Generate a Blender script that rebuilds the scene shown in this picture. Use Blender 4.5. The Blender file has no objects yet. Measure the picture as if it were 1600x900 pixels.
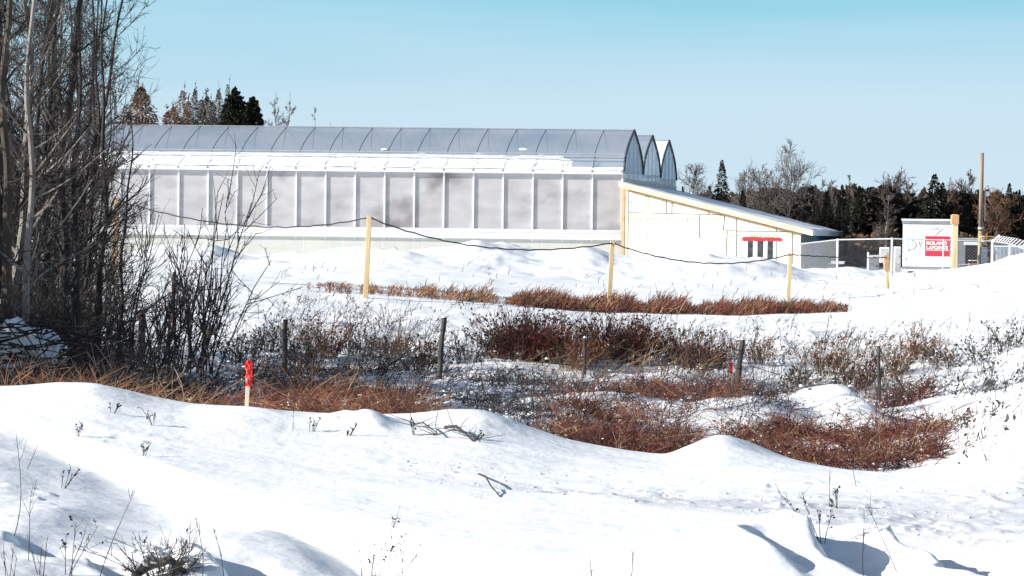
import bpy, bmesh, math, random
import numpy as np
from mathutils import Matrix, Vector, noise
rnd = random.Random(7)
RN = np.random.default_rng(11)
S = bpy.context.scene
COL = S.collection

# ------------------------------------------------------------------ camera, sky, sun, exposure
F = 3600.0                      # focal length in photo pixels (1600 wide)
CZ = 1.9
cam_d = bpy.data.cameras.new("camera"); cam = bpy.data.objects.new("camera", cam_d); COL.objects.link(cam)
cam_d.sensor_width = 36; cam_d.lens = 36 * F / 1600; cam_d.clip_start = 0.1; cam_d.clip_end = 9000
ROLL = math.radians(0.7)
cam_m = Matrix.Translation((0, 0, CZ)) @ Matrix.Rotation(math.radians(90 - 1.37), 4, 'X') @ Matrix.Rotation(ROLL, 4, 'Z')
cam.matrix_world = cam_m
S.camera = cam
EXPO = 0.88
SUN_EL, SUN_BACK = 24.0, 14.0
sdir = Vector((-math.cos(math.radians(SUN_EL)) * math.cos(math.radians(SUN_BACK)),
               -math.cos(math.radians(SUN_EL)) * math.sin(math.radians(SUN_BACK)), math.sin(math.radians(SUN_EL))))
sun_d = bpy.data.lights.new("sun", 'SUN'); sun_d.energy = 4.6; sun_d.angle = math.radians(0.5); sun_d.color = (1.0, 0.965, 0.91)
sun = bpy.data.objects.new("sun", sun_d); COL.objects.link(sun)
sun.rotation_euler = sdir.to_track_quat('Z', 'Y').to_euler(); sun.location = (-20, -10, 30)
W = bpy.data.worlds.new("World"); S.world = W; W.use_nodes = True
nt = W.node_tree; nt.nodes.clear()
out = nt.nodes.new('ShaderNodeOutputWorld'); bg = nt.nodes.new('ShaderNodeBackground'); bg.inputs['Strength'].default_value = 0.065
sky = nt.nodes.new('ShaderNodeTexSky'); sky.sky_type = 'NISHITA'; sky.sun_disc = False
sky.sun_elevation = math.radians(SUN_EL); sky.sun_rotation = math.atan2(sdir.x, sdir.y) % (2 * math.pi)
tc = nt.nodes.new('ShaderNodeTexCoord'); sx = nt.nodes.new('ShaderNodeSeparateXYZ')
nt.links.new(tc.outputs['Generated'], sx.inputs[0])
rp = nt.nodes.new('ShaderNodeValToRGB'); mr = nt.nodes.new('ShaderNodeMapRange')
mr.inputs['From Min'].default_value = -0.02; mr.inputs['From Max'].default_value = 0.18
nz = nt.nodes.new('ShaderNodeTexNoise'); nz.inputs['Scale'].default_value = 3.0; nz.inputs['Detail'].default_value = 3
mp = nt.nodes.new('ShaderNodeMapping'); mp.inputs['Scale'].default_value = (1, 1, 14)
nt.links.new(tc.outputs['Generated'], mp.inputs[0]); nt.links.new(mp.outputs[0], nz.inputs['Vector'])
ma = nt.nodes.new('ShaderNodeMath'); ma.operation = 'MULTIPLY_ADD'; ma.inputs[1].default_value = 0.045
nt.links.new(nz.outputs['Fac'], ma.inputs[0])
nt.links.new(sx.outputs['Z'], ma.inputs[2]); 
sb = nt.nodes.new('ShaderNodeMath'); sb.operation = 'SUBTRACT'; sb.inputs[1].default_value = 0.0225
nt.links.new(ma.outputs[0], sb.inputs[0]); nt.links.new(sb.outputs[0], mr.inputs['Value'])
nt.links.new(mr.outputs[0], rp.inputs[0])
k = (1 / 0.065) / (2 ** EXPO)
def lin(r, g, b): return tuple(((c / 255 + 0.055) / 1.055) ** 2.4 if c / 255 > 0.04045 else c / 255 / 12.92 for c in (r, g, b))
def skc(c): return tuple(x * k for x in lin(*c)) + (1,)
el = rp.color_ramp.elements
el[0].position = 0.0; el[0].color = skc((212, 230, 241)); el[1].position = 1.0; el[1].color = skc((95, 175, 215))
for p_, c_ in ((0.25, (206, 229, 243)), (0.37, (201, 228, 243)), (0.47, (188, 224, 241)), (0.55, (172, 219, 238)), (0.62, (154, 213, 234)), (0.75, (118, 196, 222))):
    e = el.new(p_); e.color = skc(c_)
mx = nt.nodes.new('ShaderNodeMix'); mx.data_type = 'RGBA'
m2 = nt.nodes.new('ShaderNodeMapRange'); m2.inputs['From Min'].default_value = 0.11; m2.inputs['From Max'].default_value = 0.24
nt.links.new(sx.outputs['Z'], m2.inputs['Value']); nt.links.new(m2.outputs[0], mx.inputs['Factor'])
nt.links.new(rp.outputs[0], mx.inputs['A']); nt.links.new(sky.outputs[0], mx.inputs['B'])
nt.links.new(mx.outputs['Result'], bg.inputs['Color']); nt.links.new(bg.outputs[0], out.inputs[0])
S.view_settings.view_transform = 'Standard'; S.view_settings.look = 'None'; S.view_settings.exposure = EXPO
S.view_settings.gamma = 1; S.view_settings.use_curve_mapping = False
S.cycles.max_bounces = 6; S.cycles.transparent_max_bounces = 12

# ------------------------------------------------------------------ projection helpers
R3 = cam_m.to_3x3()
RM = np.array(R3)
def P(px, py, d):
    """world point at image position (photo pixels) and forward distance d"""
    v = R3 @ Vector(((px - 800) / F, -(py - 450) / F, -1.0))
    return Vector((v.x / v.y * d, d, CZ + v.z / v.y * d))
def proj(X, Y, Z):
    q = np.stack([X, Y, Z - CZ], -1) @ RM
    return 800 + F * q[..., 0] / -q[..., 2], 450 - F * q[..., 1] / -q[..., 2]

# ------------------------------------------------------------------ numpy noise
def vnoise(x, y, seed=0):
    xi = np.floor(x).astype(np.int64); yi = np.floor(y).astype(np.int64); xf = x - xi; yf = y - yi
    xf = xf * xf * (3 - 2 * xf); yf = yf * yf * (3 - 2 * yf)
    def h(a, b):
        n = (a * 374761393 + b * 668265263 + seed * 1442695041) & 0x7fffffff
        n = ((n ^ (n >> 13)) * 1274126177) & 0x7fffffff
        return ((n ^ (n >> 16)) & 0xffff) / 65535.0
    return (h(xi, yi) * (1 - xf) + h(xi + 1, yi) * xf) * (1 - yf) + (h(xi, yi + 1) * (1 - xf) + h(xi + 1, yi + 1) * xf) * yf - 0.5
def fbm(x, y, o=4, seed=0):
    s = 0; a = 1.0
    for i in range(o):
        s = s + a * vnoise(x * 2 ** i + 17.3 * i, y * 2 ** i - 9.1 * i, seed + i); a *= 0.5
    return s

# ------------------------------------------------------------------ terrain
TC = np.array([0, 150, 300, 450, 600, 750, 900, 1050, 1130, 1250, 1400, 1480, 1600], float)
ROWS = [
 (13,   [846, 848, 850, 852, 854, 858, 858, 858, 858, 858, 858, 858, 856]),
 (15.5, [756, 762, 770, 775, 780, 783, 786, 788, 788, 788, 788, 788, 782]),
 (18,   [672, 682, 696, 706, 712, 720, 732, 738, 736, 738, 742, 740, 716]),
 (20,   [600, 602, 628, 640, 648, 655, 692, 722, 697, 726, 744, 735, 690]),
 (22,   [630, 632, 645, 655, 663, 672, 706, 735, 725, 738, 752, 745, 668]),
 (27,   [640, 645, 650, 660, 665, 672, 692, 705, 705, 712, 715, 702, 640]),
 (33,   [598, 603, 612, 622, 628, 634, 645, 655, 655, 660, 662, 650, 608]),
 (40,   [556, 562, 575, 592, 600, 602, 608, 612, 612, 618, 618, 602, 575]),
 (50,   [500, 505, 515, 530, 538, 543, 547, 549, 549, 550, 548, 542, 530]),
 (57,   [464, 468, 474, 487, 493, 499, 506, 510, 511, 511, 508, 504, 500]),
 (64,   [432, 436, 441, 451, 459, 471, 484, 490, 491, 490, 484, 482, 480]),
 (70,   [422, 424, 428, 436, 442, 454, 466, 472, 474, 474, 470, 468, 465]),
 (80,   [410, 410, 412, 416, 416, 420, 434, 440, 444, 450, 446, 442, 432])]
def hy(px): return 366 + (px - 970) * 0.01222
CREST = np.array([(0, 397), (190, 398), (235, 384), (330, 385), (375, 402), (450, 400), (500, 395), (560, 388), (620, 392), (700, 387), (745, 379),
    (790, 384), (850, 393), (915, 388), (960, 402), (1040, 409), (1110, 411), (1165, 426), (1205, 431), (1250, 425), (1340, 420), (1372, 427),
    (1420, 428), (1455, 421), (1500, 418), (1535, 416), (1565, 405), (1600, 392)], float)
GL = np.linspace(math.log(5), math.log(4500), 700)       # log distance axis
GC = np.linspace(-1.0, 1.0, 1201)                         # X/d axis (fan)
def build_table():
    px = 800 + F * GC
    rows_d = [5, 11]; rows_z = [np.full_like(px, CZ - 1.78), np.full_like(px, CZ - 1.79)]
    ce = np.array(TC)
    def add(d, ys, xs):
        z = [P(x, y, d).z for x, y in zip(xs, ys)]
        rows_d.append(d); rows_z.append(np.interp(px, xs, z))
    for d, ys in ROWS: add(d, ys, ce)
    add(88, CREST[:, 1], CREST[:, 0]); add(95, CREST[:, 1] + 2 , CREST[:, 0])
    for d in (106, 130, 300, 1200, 4500):
        rows_d.append(d); rows_z.append(np.full_like(px, CZ - 1.9 - (0.3 if d > 200 else 0)))
    ld = np.log(np.array(rows_d)); Zr = np.array(rows_z)
    # outside the frame settle to flat
    T = np.empty((len(GL), len(GC)))
    for j in range(len(GC)): T[:, j] = np.interp(GL, ld, Zr[:, j])
    ks = np.exp(-np.linspace(-2, 2, 9) ** 2); ks /= ks.sum()
    T = np.apply_along_axis(lambda a: np.convolve(np.pad(a, 4, 'edge'), ks, 'valid'), 0, T)
    kc = np.exp(-np.linspace(-2, 2, 9) ** 2); kc /= kc.sum()
    T = np.apply_along_axis(lambda a: np.convolve(np.pad(a, 4, 'edge'), kc, 'valid'), 1, T)
    return T
TT = build_table()
TRX, TRY = math.cos(math.radians(SUN_BACK)), math.sin(math.radians(SUN_BACK))
def gxy(px, y_flat_h, y):   # point on a flat ground at height -h below the camera
    d = y_flat_h * F / (y - hy(px)); p = P(px, y, d); return p.x, p.y
MOUNDS = []   # (x, y, height, windward width, lee width, cross width)
def mound(px, py, d, h, wu, wl, wt):
    p = P(px, py, d); MOUNDS.append((p.x, p.y, h, wu, wl, wt))
SCOOPS = []
for px_, y_, h_, wu_, wl_, wt_ in ((1270, 878, .13, .9, .13, .50), (1410, 862, .19, 1.1, .13, .62), (1180, 890, .07, .5, .12, .3),
                                   (318, 872, .12, .9, .14, .42), (20, 872, .08, .5, .10, .28), (128, 888, .06, .5, .10, .24)):
    dd_ = 1.8 * F / (y_ - hy(px_)); mound(px_, y_, dd_, h_, wu_, wl_, wt_); p = P(px_, y_, dd_); SCOOPS.append((p.x, p.y, h_ * 1.8, wt_ * 1.2))
mound(575, 668, 19.3, .12, .5, .22, .30); mound(130, 640, 19.5, .08, .6, .5, .7); mound(400, 655, 19.2, .06, .5, .3, .6)
mound(1130, 712, 19.6, .10, .6, .6, .9); mound(960, 780, 15.8, .04, .25, .12, .3); mound(740, 655, 20, .10, .5, .5, .6)
mound(1305, 640, 33.5, .45, .9, .45, 1.3); mound(612, 600, 38, .35, .8, .4, 1.3); mound(700, 640, 30, .25, .9, .5, 1.0)
mound(1440, 690, 28, .2, 1.0, .6, 1.0); mound(980, 640, 34, .25, 1.1, .6, 1.2); mound(880, 660, 30, .2, .8, .5, 1.0); mound(1150, 650, 33, .25, 1.0, .6, 1.2)
mound(1165, 428, 86, .65, 3.2, 1.3, 3.5); mound(760, 392, 86, .22, 2.0, 1.2, 2.5); mound(925, 396, 86, .2, 1.5, 1.0, 2); mound(600, 400, 84, .25, 2.0, 1.2, 2)
EDGE = np.array([(-200, 690), (0, 700), (100, 714), (250, 742), (400, 776), (600, 822), (790, 866), (900, 893)], float)
def ground(X, Y):
    X = np.asarray(X, float); Y = np.asarray(Y, float)
    d = np.maximum(Y, 5.0); u = np.clip(X / d, -1, 1)
    a = (np.log(d) - GL[0]) / (GL[1] - GL[0]); b = (u - GC[0]) / (GC[1] - GC[0])
    i = np.clip(a.astype(int), 0, len(GL) - 2); j = np.clip(b.astype(int), 0, len(GC) - 2)
    fa = np.clip(a - i, 0, 1); fb = np.clip(b - j, 0, 1)
    z = (TT[i, j] * (1 - fb) + TT[i, j + 1] * fb) * (1 - fa) + (TT[i + 1, j] * (1 - fb) + TT[i + 1, j + 1] * fb) * fa
    px = 800 + F * u
    near = np.clip((25 - d) / 6, 0, 1)
    ditch = np.clip((d - 21) / 3, 0, 1) * np.clip((62 - d) / 8, 0, 1)
    far = np.clip((d - 75) / 8, 0, 1) * np.clip((130 - d) / 20, 0, 1)
    # wind drift lip across the foreground
    ye = np.interp(px, EDGE[:, 0], EDGE[:, 1]); de = 1.8 * F / (ye - hy(px)); de = de + 0.15 * vnoise(px / 90, px * 0 + 3)
    t = (de - d)
    lip = np.where(t > 0, -0.17 * (1 - np.exp(-(t / 0.22) ** 2)) * np.exp(-(t / 2.2) ** 2), 0.0)
    lip = lip * np.clip((900 - px) / 150, 0, 1)
    z = z + lip * near
    zone = near * np.clip(t / 0.4, 0, 1) * np.clip((880 - px) / 120, 0, 1)
    z = z + zone * (0.18 * fbm(X * .75 + 3, Y * .28 + X * .2, 3, 15) - 0.05 * (X + 3.0))
    wr = fbm(X * 0.35 + Y * .12, Y * 0.9, 3, 5)
    z = z + near * 0.055 * wr + near * 0.012 * fbm(X * 2.5, Y * 4, 4, 9)
    z = z + ditch * (0.16 * fbm(X * .9, Y * .6, 4, 21) + 0.05 * np.maximum(fbm(X * 4, Y * 2.5, 3, 33), 0))
    z = z + far * (0.26 * fbm(X * .28, Y * .35, 5, 41) + 0.2 * (np.abs(fbm(X * .7, Y * .9, 4, 43)) - .25))
    mid = np.clip((d - 52) / 5, 0, 1) * np.clip((80 - d) / 5, 0, 1)
    z = z + mid * 0.06 * fbm(X * .8, Y * .6, 4, 51)
    # vehicle track: slightly sunken churned band
    trk = track(px, d)
    z = z - 0.03 * trk + trk * 0.045 * np.maximum(fbm(X * 6, Y * 6, 3, 61), 0.05)
    # rows of clods on the shoulders of the foreground bank
    clod = near * np.clip(vnoise(X * 7, Y * 7, 77) - 0.30, 0, 1) * 0.25 * np.clip(fbm(X * .5, Y * 1.5, 2, 78) + .1, 0, 1)
    z = z + clod * np.clip((18.5 - d) / 1, 0, 1) * np.clip((d - 13.5), 0, 1)
    for (mx_, my_, h, wu, wl, wt) in MOUNDS:
        dx = X - mx_; dy = Y - my_; s = dx * TRX + dy * TRY; q = -dx * TRY + dy * TRX
        if wu > .45 and my_ < 16: s = s + .16 * fbm(X * 2.2, Y * 3.2, 3, 5) + .05 * vnoise(X * 9, Y * 9, 6)
        m = (np.abs(s) < 4 * wu) & (np.abs(q) < 3.2 * wt)
        if not m.any(): continue
        g = h * np.exp(-(q / wt) ** 2) * np.where(s < 0, np.exp(-(s / wu) ** 2), np.exp(-(s / wl) ** 2))
        z = z + np.where(m, g * (1 + 0.6 * fbm(X * 1.0 / wt, Y * 1.0 / wt, 3, 91)), 0)
    for (mx_, my_, h, wt) in SCOOPS:
        dx = X - mx_; dy = Y - my_; s = dx * TRX + dy * TRY; q = -dx * TRY + dy * TRX + .04 * vnoise(X * 5, Y * 5, 7); s = s + .16 * fbm(X * 2.2, Y * 3.2, 3, 5) + .05 * vnoise(X * 9, Y * 9, 6)
        m = (s > -.1) & (s < 2.2) & (np.abs(q) < 3 * wt)
        if not m.any(): continue
        g = -h * (1 / (1 + np.exp(-np.clip((s - .06) / .03, -30, 30)))) * np.exp(-(s / .7) ** 2) * np.exp(-(q / wt) ** 2)
        z = z + np.where(m, g, 0)
    return z
def track(px, d):
    yt = np.interp(px, [300, 700, 900, 1200, 1400, 1600, 1800], [700, 742, 762, 782, 800, 812, 820])
    hw = np.interp(px, [300, 800, 1200, 1450, 1600, 1800], [4, 9, 20, 30, 62, 80])
    y = hy(px) + 1.79 * F / d
    return np.clip(1.4 - np.abs(y - yt) / hw, 0, 1) * np.clip((px - 650) / 300, 0, 1) * (d < 22)
def gz(x, y): return float(ground(np.array([x]), np.array([y]))[0])
def gpt(px, d, dz=0.0):
    """point on the ground seen in image column px at forward distance d"""
    y = 450.0
    for _ in range(3):
        p = P(px, y, d); z = gz(p.x, d)
        y = float(proj(np.array(p.x), np.array(d), np.array(z))[1])
    p = P(px, y, d); return Vector((p.x, d, gz(p.x, d) + dz))
DS = np.exp(np.linspace(math.log(10.5), math.log(110), 420))
def hit(px, py):
    """first visible ground point under the image positions (arrays)"""
    px = np.asarray(px, float); py = np.asarray(py, float)
    X = (px[:, None] - 800) / F * DS[None]; Y = np.broadcast_to(DS, X.shape)
    # roll correction
    X = X + (py[:, None] - 450) / F * DS[None] * math.sin(ROLL) * 1.0
    z = ground(X, Y); yy = proj(X, Y, z)[1]
    ok = yy <= py[:, None]
    i = np.argmax(ok, 1); r = np.arange(len(px))
    good = ok.any(1)
    return np.stack([X[r, i], Y[r, i], z[r, i]], -1)[good]

# ------------------------------------------------------------------ materials
def mat(name, col, rough=0.7, col2=None, nscale=5.0, bump=0.0, bscale=None, metal=0.0, coord='Object', stretch=None, lo=0.35, hi=0.65, spec=0.4, detail=5):
    m = bpy.data.materials.new(name); m.use_nodes = True; t = m.node_tree; b = t.nodes['Principled BSDF']
    b.inputs['Roughness'].default_value = rough; b.inputs['Metallic'].default_value = metal; b.inputs['Specular IOR Level'].default_value = spec
    b.inputs['Base Color'].default_value = (*col, 1)
    if col2 or bump:
        c = t.nodes.new('ShaderNodeTexCoord'); v = c.outputs[coord]
        if stretch:
            mpp = t.nodes.new('ShaderNodeMapping'); mpp.inputs['Scale'].default_value = stretch; t.links.new(v, mpp.inputs[0]); v = mpp.outputs[0]
    if col2:
        n = t.nodes.new('ShaderNodeTexNoise'); n.inputs['Scale'].default_value = nscale; n.inputs['Detail'].default_value = detail
        t.links.new(v, n.inputs['Vector']); r = t.nodes.new('ShaderNodeValToRGB'); r.color_ramp.elements[0].position = lo; r.color_ramp.elements[1].position = hi
        r.color_ramp.elements[0].color = (*col, 1); r.color_ramp.elements[1].color = (*col2, 1)
        t.links.new(n.outputs['Fac'], r.inputs[0]); t.links.new(r.outputs[0], b.inputs['Base Color'])
    if bump:
        n = t.nodes.new('ShaderNodeTexNoise'); n.inputs['Scale'].default_value = bscale or nscale * 3; n.inputs['Detail'].default_value = 6
        t.links.new(v, n.inputs['Vector']); bp = t.nodes.new('ShaderNodeBump'); bp.inputs['Strength'].default_value = bump; bp.inputs['Distance'].default_value = 0.03
        t.links.new(n.outputs['Fac'], bp.inputs['Height']); t.links.new(bp.outputs[0], b.inputs['Normal'])
    return m

def see_through(m, fac, tint=(1, 1, 1)):
    t = m.node_tree; o = t.nodes['Material Output']; b = t.nodes['Principled BSDF']
    tr = t.nodes.new('ShaderNodeBsdfTransparent'); tr.inputs[0].default_value = (*tint, 1)
    x = t.nodes.new('ShaderNodeMixShader'); x.inputs[0].default_value = 1 - fac
    t.links.new(tr.outputs[0], x.inputs[1]); t.links.new(b.outputs[0], x.inputs[2]); t.links.new(x.outputs[0], o.inputs['Surface'])
    return m
M = {}
M['snow'] = mat('snow', (.86, .87, .88), .55, (.80, .82, .845), .6, bump=.35, bscale=9, spec=.3)
t = M['snow'].node_tree; b = t.nodes['Principled BSDF']
# packed grey snow where the track runs (vertex attribute)
at = t.nodes.new('ShaderNodeAttribute'); at.attribute_name = 'packed'; mm = t.nodes.new('ShaderNodeMix'); mm.data_type = 'RGBA'
src = b.inputs['Base Color'].links[0].from_socket
t.links.new(at.outputs['Fac'], mm.inputs['Factor']); t.links.new(src, mm.inputs['A']); mm.inputs['B'].default_value = (.58, .59, .62, 1)
t.links.new(mm.outputs['Result'], b.inputs['Base Color'])
M['snow2'] = mat('settled_snow', (.86, .87, .88), .6, (.82, .83, .85), 2, bump=.3, bscale=6)
M['bark_dark'] = mat('dark_bark', (.018, .015, .014), .9, (.055, .046, .04), 6, bump=.6, bscale=20, stretch=(1, 1, .3))
M['bark_mid'] = mat('brown_bark', (.045, .035, .028), .9, (.11, .085, .065), 5, bump=.6, bscale=20, stretch=(1, 1, .3))
M['bark_pale'] = mat('pale_bark', (.26, .235, .21), .8, (.16, .13, .11), 3, bump=.3, bscale=20, lo=.45, hi=.75)
M['twig'] = mat('twig_bark', (.022, .018, .017), .9, (.085, .07, .064), 1.5)
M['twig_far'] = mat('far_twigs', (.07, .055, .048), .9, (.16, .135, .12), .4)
M['twig_orange'] = mat('larch_twigs', (.16, .085, .05), .9, (.24, .14, .09), .4)
M['needle'] = mat('spruce_needles', (.004, .006, .004), .95, (.022, .026, .014), .5, spec=.1)
M['needle_brown'] = mat('brown_conifer_foliage', (.008, .006, .005), .9, (.04, .029, .02), .35)
M['rust'] = mat('rust_red_stems', (.05, .018, .014), .85, (.27, .095, .052), 1.4, lo=.36, hi=.62, detail=8)
M['rust_dark'] = mat('dark_rust_stems', (.022, .009, .008), .85, (.15, .040, .027), 1.5, lo=.38, hi=.62, detail=8)
M['tan'] = mat('tan_dry_grass', (.09, .035, .018), .85, (.34, .165, .08), 1.4, lo=.38, hi=.62, detail=8)
M['brownleaf'] = mat('dry_brown_leaves', (.035, .022, .016), .85, (.17, .095, .055), 1.8, lo=.38, hi=.62)
M['straw'] = mat('straw_stems', (.20, .12, .065), .85, (.44, .32, .2), 1.4)
M['weed'] = mat('dry_weed_stems', (.02, .018, .016), .85, (.11, .09, .07), 1.8)
M['oldwood'] = mat('weathered_wood', (.035, .03, .028), .9, (.10, .09, .08), 8, bump=.6, bscale=30, stretch=(1, 1, .15))
M['yellow'] = mat('yellow_lumber', (.82, .65, .38), .7, (.60, .42, .2), 5, bump=.2, bscale=20, stretch=(1, 1, .1))
M['orangewood'] = mat('orange_lumber', (.60, .37, .19), .7, (.48, .28, .13), 3, bump=.2, bscale=20)
M['pine'] = mat('fresh_pine_boards', (.74, .63, .48), .7, (.60, .47, .33), 3, bump=.2, bscale=20, stretch=(.2, 1, 1))
M['rope'] = mat('dark_rope', (.05, .05, .05), .9)
M['whitemetal'] = mat('white_metal', (.78, .78, .80), .45, (.68, .69, .72), 2, metal=.0)
M['galv'] = mat('galvanised_steel', (.55, .56, .58), .45, (.42, .43, .45), 4, metal=.3)
M['darkmetal'] = mat('dark_metal', (.05, .055, .065), .5)
M['sillm'] = mat('pale_sill', (.66, .64, .70), .6, (.74, .73, .77), .8)
M['rib'] = mat('roof_rib_steel', (.13, .15, .18), .5)
M['base'] = mat('cream_panel', (.60, .60, .55), .7, (.54, .545, .50), 1.2, stretch=(1, 1, .3))
M['white'] = mat('white_paint', (.80, .80, .80), .5, (.72, .73, .74), 1.5)
M['red'] = mat('red_sign_paint', (.55, .02, .05), .5, (.48, .015, .04), 3)
M['redplastic'] = mat('red_membrane', (.42, .03, .04), .6, (.34, .02, .03), 8)
M['ribbon'] = mat('red_flagging_ribbon', (.80, .025, .015), .5, (.62, .015, .01), 12)
M['grey'] = mat('grey_steel', (.24, .25, .27), .6, (.19, .2, .21), 2)
M['dark'] = mat('dark_opening', (.012, .012, .014), .6)
M['glass'] = mat('window_glass', (.03, .032, .036), .1, (.07, .07, .08), 4)
M['green'] = mat('green_print', (.34, .48, .28), .8)
M['seam'] = mat('dark_seam', (.14, .14, .12), .8)
M['pole'] = mat('pole_wood', (.20, .14, .10), .85, (.30, .23, .17), 4, bump=.3, stretch=(1, 1, .1))
M['polelow'] = mat('pole_wood_low', (.30, .24, .13), .85, (.36, .29, .16), 4)
M['blueshade'] = mat('blue_grey_shade_wall', (.16, .21, .27), .7, (.22, .26, .31), 2)  # blue-grey of the shadowed shed side painted in as wall colour
M['tarp'] = mat('blue_tarp', (.14, .27, .42), .6, (.18, .31, .45), 3)
M['foam'] = mat('foam_board', (.77, .78, .70), .8, (.72, .73, .61), 1.0)
# polycarbonate wall: milky, streaked
def panel_mat(name, ca, cb, cc, trans, sc, st):
    m = mat(name, ca, .35, cb, sc, coord='Object', stretch=st, lo=.3, hi=.7)
    t = m.node_tree; b = t.nodes['Principled BSDF']; src = b.inputs['Base Color'].links[0].from_socket
    n = t.nodes.new('ShaderNodeTexNoise'); n.inputs['Scale'].default_value = .35; n.inputs['Detail'].default_value = 3
    c = t.nodes.new('ShaderNodeTexCoord'); mpp = t.nodes.new('ShaderNodeMapping'); mpp.inputs['Scale'].default_value = (1, 1, 1.1); mpp.inputs['Location'].default_value = (3, 1, 5)
    t.links.new(c.outputs['Object'], mpp.inputs[0]); t.links.new(mpp.outputs[0], n.inputs['Vector'])
    r = t.nodes.new('ShaderNodeValToRGB'); r.color_ramp.elements[0].position = .56; r.color_ramp.elements[1].position = .74
    t.links.new(n.outputs['Fac'], r.inputs[0]); x = t.nodes.new('ShaderNodeMix'); x.data_type = 'RGBA'
    t.links.new(r.outputs[0], x.inputs['Factor']); t.links.new(src, x.inputs['A']); x.inputs['B'].default_value = (*cc, 1)
    t.links.new(x.outputs['Result'], b.inputs['Base Color'])
    return see_through(m, trans) if trans else m
M['poly'] = panel_mat('milky_wall_panel', (.44, .42, .43), (.60, .58, .585), (.24, .21, .215), .10, 1.0, (.6, .6, 1.3))
M['roofglass'] = see_through(mat('grey_blue_roof_film', (.30, .36, .43), .35, (.40, .43, .47), .5, stretch=(.6, .6, 1), spec=.6), .34, (.8, .9, 1))
M['gable'] = see_through(mat('pale_blue_gable_film', (.55, .72, .80), .3, (.40, .55, .66), .8), .62, (.85, .95, 1))

# ------------------------------------------------------------------ mesh helpers
def link(o, parent=None):
    COL.objects.link(o)
    if parent is not None: o.parent = parent
    return o
def empty(name, label, cat, loc=(0, 0, 0), rz=0.0, group=None):
    o = bpy.data.objects.new(name, None); o.empty_display_size = .3; COL.objects.link(o)
    o.location = loc; o.rotation_euler = (0, 0, rz); o['label'] = label; o['category'] = cat
    if group: o['group'] = group
    return o
def tag(o, label, cat, group=None, kind=None):
    o['label'] = label; o['category'] = cat
    if group: o['group'] = group
    if kind: o['kind'] = kind
    return o
def raw(name, V, Fa, m, parent=None, smooth=False, off=None):
    """V (n,3) world or local coordinates, Fa list of arrays of shape (k,3) or (k,4). off: subtracted (local origin)"""
    V = np.asarray(V, dtype=np.float32)
    if off is not None: V = V - np.array(off, dtype=np.float32)
    me = bpy.data.meshes.new(name)
    if not isinstance(Fa, list): Fa = [Fa]
    Fa = [np.asarray(f, dtype=np.int32) for f in Fa if len(f)]
    nl = sum(f.size for f in Fa); nf = sum(len(f) for f in Fa)
    me.vertices.add(len(V)); me.loops.add(nl); me.polygons.add(nf)
    me.vertices.foreach_set('co', V.ravel()); me.loops.foreach_set('vertex_index', np.concatenate([f.ravel() for f in Fa]))
    st = []; c = 0
    for f in Fa:
        st.append(c + np.arange(len(f)) * f.shape[1]); c += f.size
    me.polygons.foreach_set('loop_start', np.concatenate(st).astype(np.int32))
    me.polygons.foreach_set('use_smooth', np.full(nf, smooth)); me.materials.append(m); me.update(calc_edges=True)
    o = bpy.data.objects.new(name, me); return link(o, parent)
def segs_geo(Sg):
    """Sg (n,8): p0 p1 r0 r1 -> three-sided prisms"""
    Sg = np.asarray(Sg, float); p0 = Sg[:, 0:3]; p1 = Sg[:, 3:6]; r0 = Sg[:, 6:7]; r1 = Sg[:, 7:8]
    a = p1 - p0; L = np.linalg.norm(a, axis=1, keepdims=True) + 1e-9; a = a / L
    ref = np.where(np.abs(a[:, 2:3]) > .9, np.array([[1., 0, 0]]), np.array([[0, 0, 1.]]))
    u = np.cross(a, ref); u /= np.linalg.norm(u, axis=1, keepdims=True) + 1e-9; v = np.cross(a, u)
    vs = []
    for p, r in ((p0, r0), (p1, r1)):
        for k_ in range(3):
            an = 2 * math.pi * k_ / 3; vs.append(p + r * (math.cos(an) * u + math.sin(an) * v))
    V = np.stack(vs, 1).reshape(-1, 3); n = len(Sg); b_ = (np.arange(n) * 6)[:, None]
    Q = np.concatenate([b_ + np.array([[0, 1, 4, 3]]), b_ + np.array([[1, 2, 5, 4]]), b_ + np.array([[2, 0, 3, 5]])])
    return V, Q
def quads_geo(C, size, rng=RN, flat=None, asp=.5):
    n = len(C); a = rng.normal(size=(n, 3)); a /= np.linalg.norm(a, axis=1, keepdims=True)
    if flat is not None: a[:, 2] *= flat
    b_ = np.cross(a, rng.normal(size=(n, 3))); b_ /= np.linalg.norm(b_, axis=1, keepdims=True) + 1e-9
    s = (np.asarray(size) * np.ones(n))[:, None]
    V = np.stack([C - a * s, C - b_ * s * asp, C + a * s, C + b_ * s * asp], 1).reshape(-1, 3)
    Q = (np.arange(n) * 4)[:, None] + np.array([[0, 1, 2, 3]])
    return V, Q
def join(geos):
    Vs, Fs = [], {}
    o = 0
    for V, Q in geos:
        Vs.append(V); Fs.setdefault(Q.shape[1], []).append(Q + o); o += len(V)
    return np.concatenate(Vs), [np.concatenate(f) for f in Fs.values()]
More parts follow.
